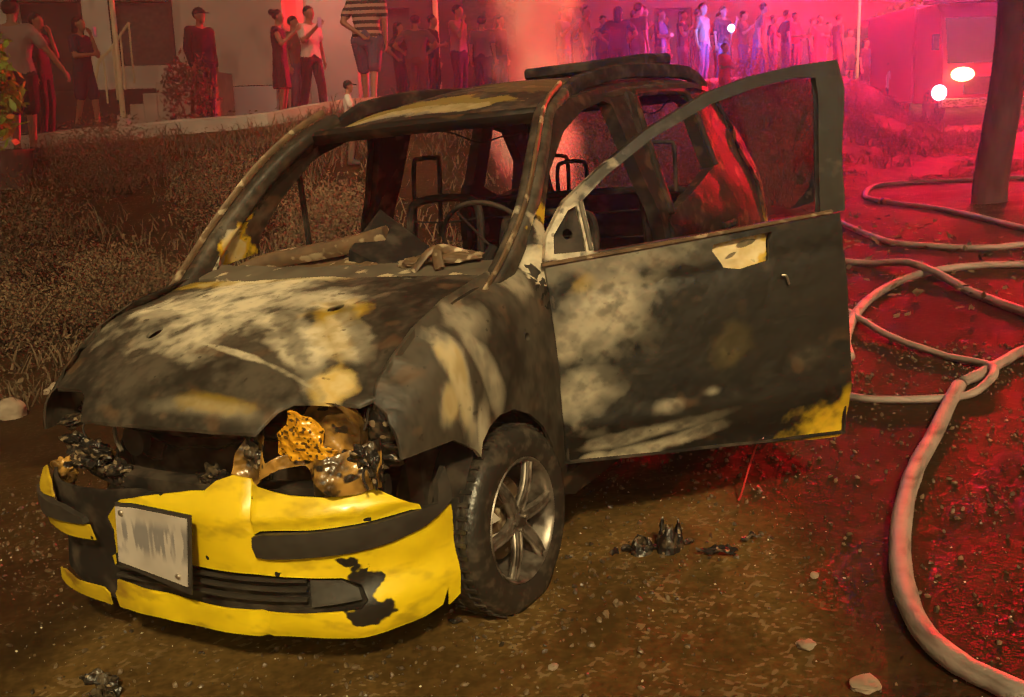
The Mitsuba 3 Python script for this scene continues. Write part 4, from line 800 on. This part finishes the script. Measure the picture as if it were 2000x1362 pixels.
for k, d in M2.items(): scene['m_' + k] = d

# ------------------------------------------------------------------ the onlookers
CL = {'skin': (.23, .125, .08), 'skin_dark': (.15, .08, .05), 'black_cloth': (.018, .017, .018), 'navy_cloth': (.025, .028, .05), 'grey_cloth': (.085, .08, .075), 'white_cloth': (.50, .46, .43), 'pink_cloth': (.22, .15, .14),
      'red_cloth': (.42, .05, .05), 'brown_cloth': (.09, .06, .04), 'olive_cloth': (.07, .07, .04), 'denim': (.05, .06, .10), 'hair': (.014, .010, .008), 'shoe': (.05, .045, .04)}
fold = mikit.proc(lambda p, n, uv: fbm(p.x * 11, p.y * 11, p.z * 7, 3), 4e-3)
for k, c in CL.items(): scene['m_' + k] = principled(c, .75 if 'skin' not in k else .5, spec=.3, bump=fold if ('cloth' in k or k == 'denim') else None, bs=.07)
scene['m_stripes'] = principled(mikit.proc(lambda p, n, uv: mix((.025, .020, .016), (.26, .21, .16), sst(.44, .56, dr.abs(p.z * 11 - dr.floor(p.z * 11) - .5) * 2))), .8)
scene['m_screen'] = {'type': 'twosided', 'bsdf': {'type': 'diffuse', 'reflectance': {'type': 'rgb', 'value': [.3, .35, .6]}}}
ARM = {'down': ((-.03, .235, 1.13), (.03, .25, .88)), 'phone': ((.10, .22, 1.17), (.31, .10, 1.38)), 'hips': ((-.10, .37, 1.17), (.03, .19, 1.0)), 'face': ((.15, .20, 1.15), (.15, .08, 1.44)),
       'cross': ((.06, .25, 1.13), (.21, .02, 1.16)), 'up': ((.12, .36, 1.50), (.16, .26, 1.80)), 'behind': ((-.16, .26, 1.14), (-.14, .06, .98)), 'carry': ((.02, .25, 1.12), (.28, .17, 1.10)), 'out': ((.05, .34, 1.16), (.16, .46, .96))}
def union(parts): return m3.Manifold.batch_boolean(parts, m3.OpType.Add)
def soft(man, h=.035, it=8):
    q = as_tri(man.refine_to_length(h)); q.merge_vertices()
    trimesh.smoothing.filter_taubin(q, lamb=.5, nu=.53, iterations=it)
    return q
NP = [0]
def person(x, y, H, face, label, arms=('down', 'down'), top='black_cloth', bottom='denim', legs='trousers', hair='short', skin='skin', sleeve='short', stride=.0, group=None, lean=0.0, dz=0.0, build=1.0, held=None, seated=False):
    k = thing('person', label, 'person', group); NP[0] += 1
    s = H / 1.72; ca, sa = math.cos(math.radians(face)), math.sin(math.radians(face))
    def loc(p):
        p = np.array(p, float); p = p + np.array([lean * max(p[2] - .9, 0), 0, 0]); return p
    Rm = np.array([[ca, -sa, 0], [sa, ca, 0], [0, 0, 1]]) * s
    org = np.array([x, y, float(terrain(x, y)) + dz])
    def put(name, mesh, mat, parent=k, sm=60): return obj(name, mesh, m(mat), parent, sm, car=False, frame=(Rm, org))
    J = {}
    w = build
    hipz, kz = .90, .49
    for sd, g in (('l', 1), ('r', -1)):
        st = stride * g
        J['hip' + sd] = (0, .088 * w * g, hipz); J['kn' + sd] = (st * .5 + .03, .095 * g, kz); J['an' + sd] = (st - .02, .10 * g, .085); J['toe' + sd] = (st + .13, .11 * g, .035)
        if seated: J['kn' + sd] = (.40, .13 * g, .92); J['an' + sd] = (.42, .12 * g, .50); J['toe' + sd] = (.54, .12 * g, .46)
        J['sh' + sd] = loc((-.01, .175 * w * g, 1.395))
        e, wr = ARM[arms[0 if g > 0 else 1]]
        J['el' + sd] = loc((e[0], e[1] * g * (.5 + .5 * w), e[2])); J['wr' + sd] = loc((wr[0], wr[1] * g, wr[2]))
    pel, chest, neck, head = (0, 0, .95), loc((-.005, 0, 1.27)), loc((0, 0, 1.46)), loc((.025, 0, 1.60))
    head, neck = np.array(head), np.array(neck)
    B = [hull((J['hipl'], .095 * w), (J['hipr'], .095 * w), (pel, .10 * w)), hull((J['hipl'], .09 * w), (J['hipr'], .09 * w), (loc((0, .06, 1.10)), .085 * w), (loc((0, -.06, 1.10)), .085 * w)),
         hull((loc((0, .06, 1.10)), .085 * w), (loc((0, -.06, 1.10)), .085 * w), (chest + np.array([0, .09, 0]), .09 * w), (chest - np.array([0, .09, 0]), .09 * w)),
         hull((chest + np.array([0, .09, 0]), .09 * w), (chest - np.array([0, .09, 0]), .09 * w), (J['shl'], .055), (J['shr'], .055), (neck - np.array([.01, 0, .03]), .058)),
         hull((neck - np.array([0, 0, .05]), .055), (head - np.array([.02, 0, .06]), .05)),
         hull((head + np.array([-.018, 0, .035]), .083), (head + np.array([.012, 0, .02]), .076), (head + np.array([.035, 0, -.065]), .042)),
         hull((head + np.array([.085, 0, -.005]), .012), (head + np.array([.070, 0, .03]), .010)), hull((head + np.array([-.01, .082, 0]), .016), (head + np.array([-.01, .082, .03]), .014)), hull((head + np.array([-.01, -.082, 0]), .016), (head + np.array([-.01, -.082, .03]), .014))]
    for sd, g in (('l', 1), ('r', -1)):
        B += [hull((J['hip' + sd], .085 * w), (J['kn' + sd], .055)), hull((J['kn' + sd], .055), (J['an' + sd], .036)), hull((J['an' + sd], .038), (J['toe' + sd], .03)),
              hull((J['sh' + sd], .052), (J['el' + sd], .040)), hull((J['el' + sd], .040), (J['wr' + sd], .026))]
        wr, el = np.array(J['wr' + sd]), np.array(J['el' + sd]); d = wr - el; d /= np.linalg.norm(d)
        sd_ = np.cross(d, [g * .3, 1, .2]); sd_ /= np.linalg.norm(sd_); nn = np.cross(d, sd_)
        pm = wr + d * .075
        B.append(hull((wr, .022), (pm + sd_ * .025, .014), (pm - sd_ * .025, .014), seg=8))
        for i, ln in enumerate((.062, .075, .070, .052)):
            b0 = pm + sd_ * (.030 - .020 * i); b1 = b0 + d * ln * .55 + nn * .008 * g; b2 = b1 + d * ln * .35 + nn * .025 * g
            B += [hull((b0, .0095), (b1, .009), seg=6), hull((b1, .009), (b2, .008), seg=6)]
        t0 = wr + d * .03 + sd_ * .022; t1 = t0 + d * .035 + sd_ * .03
        B += [hull((t0, .011), (t1, .010), seg=6), hull((t1, .010), (t1 + d * .03 + nn * .012 * g, .008), seg=6)]
    put('body', soft(union(B), .03, 5), skin)
    # garments
    gr = .016
    C = [hull((J['hipl'], .088 * w + gr), (J['hipr'], .088 * w + gr), (loc((0, .06, 1.10)), .085 * w + gr), (loc((0, -.06, 1.10)), .085 * w + gr)),
         hull((loc((0, .06, 1.10)), .085 * w + gr), (loc((0, -.06, 1.10)), .085 * w + gr), (chest + np.array([0, .09, 0]), .09 * w + gr), (chest - np.array([0, .09, 0]), .09 * w + gr)),
         hull((chest + np.array([0, .09, 0]), .09 * w + gr), (chest - np.array([0, .09, 0]), .09 * w + gr), (J['shl'], .055 + gr), (J['shr'], .055 + gr), (neck - np.array([.01, 0, .055]), .055))]
    for sd in 'lr':
        S, E, Wr = np.array(J['sh' + sd]), np.array(J['el' + sd]), np.array(J['wr' + sd])
        if sleeve == 'short': C.append(hull((S, .052 + gr), (S + (E - S) * .62, .052 + gr)))
        if sleeve == 'long': C += [hull((S, .054 + gr), (E, .044 + gr)), hull((E, .044 + gr), (E + (Wr - E) * .93, .030 + gr))]
    tg = soft(union(C), .05, 4); tg.vertices = tg.vertices + fbmn(tg.vertices * 9, NP[0])[:, None] * .012
    put('jacket' if sleeve == 'long' else 'shirt', tg, top)
    D = [hull((J['hipl'], .092 * w + gr), (J['hipr'], .092 * w + gr), ((0, 0, 1.0), .10 * w))]
    for sd in 'lr':
        h_, k_, a_ = (np.array(J[q + sd]) for q in ('hip', 'kn', 'an'))
        if legs == 'trousers': D += [hull((h_, .088 * w + gr), (k_, .060 + gr)), hull((k_, .060 + gr), (a_ + [0, 0, .0], .048 + gr))]
        if legs == 'shorts': D.append(hull((h_, .090 * w + gr), (h_ + (k_ - h_) * .85, .075 + gr)))
    if legs == 'skirt': D.append(hull((J['hipl'], .09 * w + gr), (J['hipr'], .09 * w + gr), *[((math.cos(t) * .13, math.sin(t) * .19, .50), .03) for t in np.arange(8) * math.pi / 4]))
    put({'trousers': 'trousers', 'shorts': 'shorts', 'skirt': 'skirt'}[legs], soft(union(D), .05, 4), bottom)
    for sd in 'lr':
        a_, t_ = np.array(J['an' + sd]), np.array(J['toe' + sd])
        put('shoe', hull((a_ + [-.03, 0, -.035], .043), (t_ + [.02, 0, .005], .040), (a_ + [0, 0, .01], .046)), 'shoe')
    hs = [m3.Manifold.sphere(.094, 20).translate(list(map(float, head + [-.026, 0, .045])))]
    hm = hs[0].trim_by_plane([-.75, 0, .66], float(np.dot(head + [.0, 0, .03], [-.75, 0, .66])))
    if hair == 'long': hm = union([hm, hull((head + [-.05, 0, .05], .085), (head + [-.075, .03, -.17], .05), (head + [-.075, -.03, -.17], .05)).trim_by_plane([-1, 0, .1], float(np.dot(head + [.01, 0, 0], [-1, 0, .1])))])
    if hair == 'bun': hm = union([hm, m3.Manifold.sphere(.055, 14).translate(list(map(float, head + [-.12, 0, .09])))])
    put('hair', soft(hm, .04, 3), 'hair')
    if hair == 'cap':
        cp = union([m3.Manifold.sphere(.103, 20).translate(list(map(float, head + [-.015, 0, .045]))).trim_by_plane([0, 0, 1], float(head[2] + .05)), hull((head + [.08, .05, .062], .012), (head + [.08, -.05, .062], .012), (head + [.17, .03, .05], .008), (head + [.17, -.03, .05], .008))])
        put('cap', cp, 'black_cloth')
    if held == 'phone':
        h_ = (np.array(J['wrl']) + J['wrr']) / 2 + [.09, 0, .05] if arms[0] == arms[1] else np.array(J['wrl' if arms[0] in ('phone', 'face') else 'wrr']) + [.07, 0, .06]
        ph = boxm(-.006, .006, -.038, .038, -.075, .075, .004); mm = as_tri(ph); mm.vertices = mm.vertices + h_
        kk = key_of('phone'); q = as_tri(mm); q.vertices = q.vertices @ Rm.T + org
        scene[kk] = mikit.ply(q, 'm_screen', smooth=30); labels[kk] = {'label': 'phone held up by the ' + label, 'category': 'phone'}
        ln = ' '.join(labels[kk]['label'].split()[:15]); labels[kk]['label'] = ln
    return k

def facing(x, y, dev=0.0):     # degrees to face the camera, plus dev
    return math.degrees(math.atan2(CAM[1] - y, CAM[0] - x)) + dev
def ppl(x, y, H, dev, label, **kw): return person(x, y, H, facing(x, y, dev), label, **kw)
ppl(-5.62, -9.35, 1.80, 150, 'tall person in pale top at the left edge, bare arm hanging down', arms=('down', 'out'), top='pink_cloth', bottom='black_cloth', legs='shorts', build=1.15)
ppl(-6.45, -10.05, 1.55, 60, 'person in dark shirt behind the tall person at the left edge', arms=('face', 'down'), top='black_cloth', bottom='black_cloth')
ppl(-7.75, -10.9, 1.56, 55, 'girl in dark dress holding a phone to her face', arms=('face', 'cross'), top='navy_cloth', bottom='navy_cloth', legs='shorts', hair='long', held='phone', stride=.12)
ppl(-9.85, -10.75, 1.74, 45, 'man in dark jacket and cap standing behind the reddish bush', top='black_cloth', bottom='black_cloth', hair='cap', sleeve='long', build=1.25)
ppl(-10.41, -9.65, 1.62, 75, 'woman in sleeveless dark dress with her hair in a bun', arms=('down', 'phone'), top='black_cloth', bottom='black_cloth', legs='skirt', hair='bun', sleeve='none')
ppl(-11.30, -9.80, 1.72, 40, 'man in bright white shirt lit red, looking at a phone', arms=('down', 'phone'), top='white_cloth', bottom='black_cloth', held='phone', stride=.15)
ppl(-11.75, -10.55, 1.66, 60, 'man half hidden between the woman with the bun and the white shirt', top='brown_cloth')
ppl(-9.95, -7.57, 1.80, 165, 'big man in striped shirt and dark shorts walking away', arms=('behind', 'down'), top='stripes', bottom='denim', legs='shorts', stride=.2, build=1.2, lean=.10)
ppl(-6.72, -5.33, .88, 90, 'small child in white top and cap on the bank below the striped man', arms=('cross', 'cross'), top='white_cloth', bottom='brown_cloth', hair='cap')
ppl(-14.5, -10.4, 1.60, 70, 'woman in black behind the striped man', arms=('cross', 'hips'), hair='long', bottom='black_cloth')
ppl(-13.6, -9.35, 1.60, 175, 'broad man in grey shirt seen from behind, hands on hips', arms=('hips', 'hips'), top='grey_cloth', bottom='brown_cloth', build=1.2)
ppl(-14.39, -8.97, 1.76, 60, 'man in pinkish shirt with one hand raised to his head', arms=('down', 'face'), top='pink_cloth', bottom='black_cloth', build=1.1)
ppl(-15.4, -9.1, 1.60, 165, 'man in dull grey shirt beside the smoke, back turned', top='grey_cloth', bottom='navy_cloth', build=1.1)
ppl(-16.6, -7.99, 1.70, 60, 'person nearly hidden by the smoke', arms=('phone', 'phone'), top='brown_cloth')
ppl(-17.3, -7.88, 1.75, 80, 'man in red-lit shirt just right of the smoke', arms=('cross', 'down'), top='brown_cloth', bottom='black_cloth')
ppl(-18.4, -8.02, 1.58, 30, 'youngster peeking over between the smoke and the long-haired woman', top='grey_cloth')
ppl(-18.1, -7.54, 1.70, 170, 'long-haired woman in wide dark top seen from behind', arms=('hips', 'hips'), hair='long', bottom='black_cloth', build=1.15)
ppl(-18.55, -7.29, 1.76, 130, 'tall man in grey tee, face turned right', top='grey_cloth', bottom='grey_cloth')
ppl(-18.9, -7.35, 1.72, 100, 'man looking right behind the tall man in grey tee', top='brown_cloth')
ppl(-19.5, -7.21, 1.66, 70, 'boy in navy top with folded arms', arms=('cross', 'cross'), top='navy_cloth', bottom='brown_cloth', legs='shorts')
ppl(-20.5, -7.12, 1.66, 70, 'woman in sleeveless top filming with a phone', arms=('phone', 'phone'), top='navy_cloth', bottom='denim', sleeve='none', hair='long', held='phone')
ppl(-20.5, -6.66, 1.76, 60, 'man standing left of the blue light', top='brown_cloth', bottom='navy_cloth')
ppl(-21.6, -6.60, 1.72, 50, 'man behind the blue light', top='black_cloth', arms=('phone', 'down'))
ppl(-14.18, -3.84, 1.10, 60, 'small child in vivid red clothes below the blue light', top='red_cloth', bottom='red_cloth', arms=('cross', 'cross'))
ppl(-22.4, -6.06, 1.76, 95, 'man bending slightly forward right of the blue light', arms=('down', 'down'), top='brown_cloth', lean=.18, stride=.2)
ppl(-24.6, -6.41, 1.60, 70, 'short person behind the man bending forward', top='navy_cloth')
ppl(-25.6, -6.16, 1.66, 60, 'person in red-lit top carrying something in front', arms=('carry', 'carry'), top='red_cloth', bottom='navy_cloth')
ppl(-28.6, -6.35, 1.70, 30, 'woman in long red garment above the open door', arms=('cross', 'down'), top='red_cloth', bottom='red_cloth', legs='skirt', hair='long')
ppl(-30.6, -6.65, 1.60, 60, 'slim person in dark clothes above the door corner', top='black_cloth', bottom='brown_cloth')
ppl(-29.4, -6.05, 1.75, 120, 'tall person in dark shirt at the end of the door', top='brown_cloth', bottom='brown_cloth')
ppl(-31.4, -6.22, 1.66, 50, 'person in pale grey shirt and shorts among the red-lit group', top='grey_cloth', legs='shorts')
ppl(-33.0, -6.12, 1.66, 70, 'person in bright white shirt second from the right of the group', top='white_cloth', bottom='grey_cloth')
ppl(-31.6, -5.05, 1.70, 100, 'person in white tee and shorts at the right of the group', top='white_cloth', bottom='navy_cloth', legs='shorts', arms=('carry', 'carry'))
ppl(-33.6, -5.04, 1.70, 20, 'faint person last on the right, in the red glow', top='red_cloth', bottom='red_cloth')

# more of the crowd, standing in the second row
for i, (x, y, H, dev, tp_, bt_, hr, ar, lab) in enumerate((
    (-14.9, -9.9, 1.70, 70, 'black_cloth', 'black_cloth', 'short', ('down', 'cross'), 'man in black between the broad man and the woman in black'),
    (-16.2, -9.2, 1.66, 60, 'brown_cloth', 'denim', 'long', ('down', 'down'), 'woman in brown top left of the smoke, second row'),
    (-17.9, -8.6, 1.72, 75, 'navy_cloth', 'black_cloth', 'short', ('cross', 'down'), 'man in navy just behind the red-lit shirt right of the smoke'),
    (-19.9, -8.0, 1.74, 80, 'black_cloth', 'denim', 'short', ('phone', 'down'), 'man in black in the gap right of the long-haired woman'),
    (-20.6, -7.6, 1.60, 60, 'pink_cloth', 'black_cloth', 'long', ('down', 'hips'), 'woman in dull pink behind the boy with folded arms'),
    (-21.6, -7.2, 1.73, 90, 'olive_cloth', 'black_cloth', 'cap', ('cross', 'cross'), 'man in olive shirt and cap behind the filming woman'),
    (-22.2, -6.9, 1.64, 50, 'black_cloth', 'brown_cloth', 'short', ('down', 'down'), 'man in black left behind the blue light'),
    (-23.4, -6.75, 1.70, 70, 'brown_cloth', 'denim', 'short', ('down', 'phone'), 'man in brown between the blue light and the bending man'),
    (-24.2, -5.95, 1.66, 110, 'navy_cloth', 'denim', 'short', ('hips', 'down'), 'young man in navy, hand on hip, right of the bending man'),
    (-27.2, -6.6, 1.62, 40, 'black_cloth', 'black_cloth', 'long', ('cross', 'cross'), 'woman in black left of the long red garment'),
    (-29.6, -6.85, 1.70, 80, 'olive_cloth', 'denim', 'short', ('down', 'down'), 'man in olive top right behind the long red garment'),
    (-31.0, -5.65, 1.72, 60, 'navy_cloth', 'black_cloth', 'short', ('hips', 'down'), 'man in navy in the middle of the red-lit group'),
    (-34.2, -6.5, 1.68, 80, 'brown_cloth', 'brown_cloth', 'short', ('down', 'cross'), 'man in brown right of the bright white shirt'))):
    ppl(x, y, H, dev, lab, arms=ar, top=tp_, bottom=bt_, hair=hr)

# ------------------------------------------------------------------ buildings, poles, stair
scene['m_wall_grey'] = principled(mikit.proc(lambda p, n, uv: mix((.46, .44, .41), (.60, .57, .53), fbm(p.x * .7, p.y * .7, p.z * .9, 4)) * (0.8 + 0.2 * sst(.35, .5, fbm(p.x * 2.5, p.y * 2.5, p.z * .8, 3)))), .85, bump=mikit.proc(lambda p, n, uv: fbm(p.x * 9, p.y * 9, p.z * 9, 3)), bs=.02)
scene['m_wall_pale'] = principled(mikit.proc(lambda p, n, uv: mix((.42, .42, .47), (.56, .56, .62), fbm(p.x * .8, p.y * .8, p.z * .6, 4))), .85)
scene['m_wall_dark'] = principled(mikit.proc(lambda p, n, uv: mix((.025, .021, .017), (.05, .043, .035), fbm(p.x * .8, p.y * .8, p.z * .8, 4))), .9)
scene['m_void'] = principled((.015, .014, .014), .6)
scene['m_cream'] = principled((.60, .53, .36), .5)
FR = np.stack([FWD, RGT, np.array([0, 0, 1.0])], 1)
def facade(name, label, a, b0, b1, z0, h, depth, mat, openings=(), plinth=None, skew=0.0):
    k = thing(name, label, 'building')
    fr = (FR, np.array([CAM[0], CAM[1], 0.0]))
    def put(nm, mesh, mt, par): return obj(nm, mesh, m(mt), par, 30, car=False, frame=fr)
    w = P([(b0, z0), (b1, z0), (b1, z0 + h), (b0, z0 + h)])
    for o in openings: w = w.difference(box(o[1], o[3], o[2], o[4]))
    put('wall', panel(w, .25, lambda p, q, t: np.stack([a + t + skew * (p - b0), p, q], 1), 3), mat, k)
    put('roof_slab', boxm(a - .3, a + depth, b0 - .2, b1 + .2, z0 + h, z0 + h + .2), 'concrete', k)
    put('side_wall', boxm(a + .25, a + depth, b0, b0 + .2, z0, z0 + h), mat, k); put('side_wall', boxm(a + .25, a + depth, b1 - .2, b1, z0, z0 + h), mat, k)
    for o in openings:
        q = put(o[0], boxm(a + .18, a + .22, o[1] - .01, o[2] + .01, o[3] - .01, o[4] + .01), 'void' if o[0] == 'door' else 'black_plastic', k)
        put('frame', cat(boxm(a - .02, a + .1, o[1] - .06, o[1], o[3], o[4] + .06), boxm(a - .02, a + .1, o[2], o[2] + .06, o[3], o[4] + .06), boxm(a - .02, a + .1, o[1], o[2], o[4], o[4] + .06)), 'wall_dark', q)
    if plinth: put('plinth', boxm(a - .06, a - .003, b0, b1, z0, z0 + plinth), 'wall_dark', k)
    return k
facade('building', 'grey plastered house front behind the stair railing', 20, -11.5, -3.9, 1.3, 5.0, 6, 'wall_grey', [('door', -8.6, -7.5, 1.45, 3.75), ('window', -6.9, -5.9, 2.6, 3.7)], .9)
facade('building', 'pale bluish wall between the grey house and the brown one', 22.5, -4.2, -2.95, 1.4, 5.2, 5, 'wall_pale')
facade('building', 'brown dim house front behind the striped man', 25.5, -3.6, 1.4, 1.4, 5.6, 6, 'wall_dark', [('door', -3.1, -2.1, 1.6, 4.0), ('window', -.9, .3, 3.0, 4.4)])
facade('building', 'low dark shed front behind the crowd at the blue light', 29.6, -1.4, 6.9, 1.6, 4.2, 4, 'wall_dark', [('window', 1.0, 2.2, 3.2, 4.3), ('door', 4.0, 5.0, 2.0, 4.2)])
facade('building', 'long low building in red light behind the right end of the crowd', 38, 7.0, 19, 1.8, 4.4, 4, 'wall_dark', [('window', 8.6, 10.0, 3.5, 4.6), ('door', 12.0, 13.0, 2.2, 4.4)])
def pole(a, b, h, r, label, lean=0.0, foot=True):
    k = thing('utility_pole', label, 'pole'); x, y = at(a, b); z = float(terrain(x, y))
    obj('shaft', sweep(np.array([[x, y, z - .1], [x + RGT[0] * lean, y + RGT[1] * lean, z + h]]), [r, r * .8], [r, r * .8], (1, .1, 0), 2, 12), m('cream'), k, 60, car=False)
    if foot: obj('footing', blob((x, y, z + .02), (.11, .11, .16), 5, .15, 2), m('concrete'), k, 30, car=False)
pole(16.6, -5.72, 4.2, .042, 'slim pale pole beside the stair railing')
pole(24.0, -1.42, 5.0, .065, 'pale pole behind the man with the raised hand', foot=False)
pole(34.0, 10.8, 5.0, .05, 'thin pole above the red-lit group', foot=False)
st_ = thing('stair', 'small outdoor stair with cream metal railing beside the pale pole', 'stair')
fr = (FR, np.array([CAM[0], CAM[1], 0.0])); SA = 18.0
for i in range(4): obj('step', boxm(SA - .45, SA + .45, -6.15 + .22 * i, -5.93 + .22 * i, 1.35, 1.72 + .16 * i, .01), m('concrete'), st_, 30, car=False, frame=fr)
obj('landing', boxm(SA - .45, SA + .9, -5.27, -4.6, 1.35, 2.36, .01), m('concrete'), st_, 30, car=False, frame=fr)
rl = np.array([(SA - .42, -6.50, 2.0), (SA - .42, -6.35, 2.55), (SA - .42, -6.18, 2.70), (SA - .42, -5.82, 3.12)])
obj('handrail', tube(cr(rl, 6), .022, 8), m('cream'), st_, True, car=False, frame=fr)
for b, z0, z1 in ((-6.49, 1.5, 2.1), (-6.28, 1.9, 2.62), (-6.12, 1.95, 2.77), (-5.98, 2.1, 2.93), (-5.83, 2.2, 3.11)): obj('post', tube(np.array([(SA - .42, b, z0), (SA - .42, b + .002, z1)]), .016, 6), m('cream'), st_, True, car=False, frame=fr)
lw = thing('garden_wall', 'low wall behind the reddish bush', 'wall')
obj('wall_body', boxm(19.0, 19.2, -5.3, -3.9, 1.3, 2.15, .01), m('wall_pale'), lw, 30, car=False, frame=fr)

# ------------------------------------------------------------------ the fire engine with its lamps, the blue lamp
scene['m_engine_red'] = principled((.22, .012, .02), .6)
scene['m_dark_glass'] = principled((.01, .01, .012), .08)
E0 = np.array([CAM[0], CAM[1], 0.0]); EA, EB, EZ = 29.0, 11.45, float(terrain(*at(29.0, 12.5)))
fe = thing('fire_engine', 'fire engine with glaring head lamps lost in red glow at the right', 'fire engine')
def fput(nm, mesh, mt, par=None, **kw): return obj(nm, mesh, m(mt), par or fe, 35, car=False, frame=(FR, E0), **kw)
def eb(a0, a1, b0, b1, z0, z1, ch=.03): return boxm(EA + a0, EA + a1, EB + b0, EB + b1, EZ + z0, EZ + z1, ch)
cab = m3.Manifold.hull_points(np.array([(EA + a, EB + b, EZ + z) for b in (0, 2.2) for a, z in ((0, .55), (0, 1.5), (.35, 2.85), (.6, 3.1), (2.0, 3.1), (2.0, .55))]))
fput('cab', cab, 'engine_red'); fput('body', eb(2.05, 6.0, -.05, 2.25, .6, 3.2, .04), 'engine_red')
ws = [(-.012, 1.42), (.40, 2.28)]
fput('windscreen', m3.Manifold.hull_points(np.array([(EA + a - .02 + d, EB + b, EZ + z) for b in (.12, 2.08) for a, z in ((.02, 1.55), (.32, 2.72)) for d in (0, .03)])), 'dark_glass')
fput('bumper', eb(-.18, .1, -.05, 2.25, .42, .66), 'alloy'); fput('grille', eb(-.03, .02, .55, 1.65, .75, 1.2, .01), 'black_plastic')
for b in (.15, 2.05):
    w_ = fput('wheel', trimesh.creation.cylinder(.45, .3, transform=trimesh.transformations.translation_matrix((EA + .9, EB + b, EZ + .45)) @ trimesh.transformations.rotation_matrix(math.pi / 2, (1, 0, 0))), 'rubber')
lb = fput('light_bar', eb(-.22, .9, -.28, 2.48, 3.1, 3.19, .01), 'black_plastic')
def lamp(nm, a, b, z, r, rad, par, sc_=(1, 1, 1)):
    s = trimesh.creation.icosphere(2, r); s.vertices = s.vertices * sc_ + [EA + a, EB + b, EZ + z]
    return fput(nm, s, 'chrome', par, emit=rad)
RED = 8.0
for b in (-.16, 2.36): lamp('red_beacon', -.14, b, 3.34, .14, (5200 * RED, 10 * RED, 55 * RED), lb)
fput('mirror', eb(.05, .15, -.28, -.10, 1.9, 2.3, .02), 'black_plastic'); fput('mirror', eb(.05, .15, 2.30, 2.48, 1.9, 2.3, .02), 'black_plastic')
hz = 1.82 - EZ
hl_ = lamp('head_lamp', -.20, -.145, hz, .20, (14, 10, 12.5), None, (.4, 1, 1)); labels[hl_] = {'label': 'white glaring head lamp'}
hl_ = lamp('warning_lamp', -.20, .44, hz + .45, .23, (17, 8.5, 2.2), None, (.35, 1.35, .8)); labels[hl_] = {'label': 'orange glaring warning lamp'}
bl_ = thing('blue_lamp', 'small bright blue police lamp on a stand in the crowd', 'lamp')
bx2, by2 = -20.35, -5.95; bz2 = float(terrain(bx2, by2))
obj('stand', tube(np.array([(bx2, by2, bz2), (bx2, by2, bz2 + 1.12)]), .02, 6), m('black_plastic'), bl_, True, car=False)
obj('lens', trimesh.creation.icosphere(2, .075).apply_translation((bx2, by2, bz2 + 1.17)), m('chrome'), bl_, True, car=False, emit=(40, 330, 2600))

# red-lit trees behind the group at the right
for i, (a, b, rz, rr) in enumerate(((39, 14.2, 2.0, 2.0), (36, 16.8, 2.2, 2.2), (31, 15.0, 1.5, 1.6), (40, 19.5, 2.6, 2.4))):
    x, y = at(a, b); z = float(terrain(x, y)); k = thing('leafy_tree', ['leafy tree left of the glow, behind the last onlooker', 'dense tree above the head lamps', 'smaller leafy tree in front of the dense tree', 'wide tree at the top right corner'][i], 'tree')
    obj('trunk', tube(np.array([(x, y, z - .1), (x + .05, y, z + 1.2), (x, y + .05, z + 2.2)]), .12, 8), m('bark'), k, True, car=False)
    obj('crown', leaves((x, y, z + 1.2 + rz), (rr, rr, rz), 3000, .11, 200 + i), m('dark_leaf'), k, False, car=False)

# ------------------------------------------------------------------ air: smoke over the car, haze over the lot
scene['m_null'] = {'type': 'null'}
scene['haze'] = {'type': 'cube', 'to_world': T().translate([0, 0, 15.4]).rotate([0, 0, 1], 31.3).scale([140, 140, 17.6]), 'bsdf': {'type': 'ref', 'id': 'm_null'}, 'interior': {'type': 'ref', 'id': 'haze_medium'}}
labels['haze'] = {'kind': 'stuff'}
pa, pb = 7.6, .25; pcx, pcy = at(pa, pb); PH, PW = 2.6, 1.5; pz0 = .85
gz, gy, gxx = np.meshgrid(np.linspace(0, 1, 64), np.linspace(-1, 1, 48), np.linspace(-1, 1, 48), indexing='ij')
off = .16 * np.sin(gz * 3.2 + .6) - .05
rad_ = .24 + .44 * gz ** .9 + .10 * np.exp(-((gz - .05) / .15) ** 2)
q = np.stack([gxx * 3.0, gy * 3.0, gz * 5.5], -1)
wob = fbmn(q, 301, 4)
d_ = np.hypot(gxx - off, gy + off * .5) / rad_
den = np.clip(1.15 - d_ + wob * 2.2, 0, 1) ** 1.5 * np.clip(1.0 + wob * 4.0, .05, 2.4) * np.clip(gz / .10, 0, 1) * np.clip((1 - gz) / .15, 0, 1) * (1.0 - .55 * gz)
scene['smoke_medium'] = {'type': 'heterogeneous', 'albedo': {'type': 'rgb', 'value': [.92, .88, .84]}, 'phase': {'type': 'hg', 'g': 0.2}, 'scale': 8.0,
    'sigma_t': {'type': 'gridvolume', 'grid': mi.VolumeGrid(np.ascontiguousarray(den[..., None], np.float32)), 'to_world': T().translate([pcx - PW / 2, pcy - PW / 2, pz0]).scale([PW, PW, PH])}}
scene['smoke'] = {'type': 'cube', 'to_world': T().translate([pcx, pcy, pz0 + PH / 2]).scale([PW / 2, PW / 2, PH / 2]), 'bsdf': {'type': 'ref', 'id': 'm_null'}, 'interior': {'type': 'ref', 'id': 'smoke_medium'}, 'exterior': {'type': 'ref', 'id': 'haze_medium'}}
labels['smoke'] = {'label': 'smoke column rising behind the car roof', 'kind': 'stuff'}
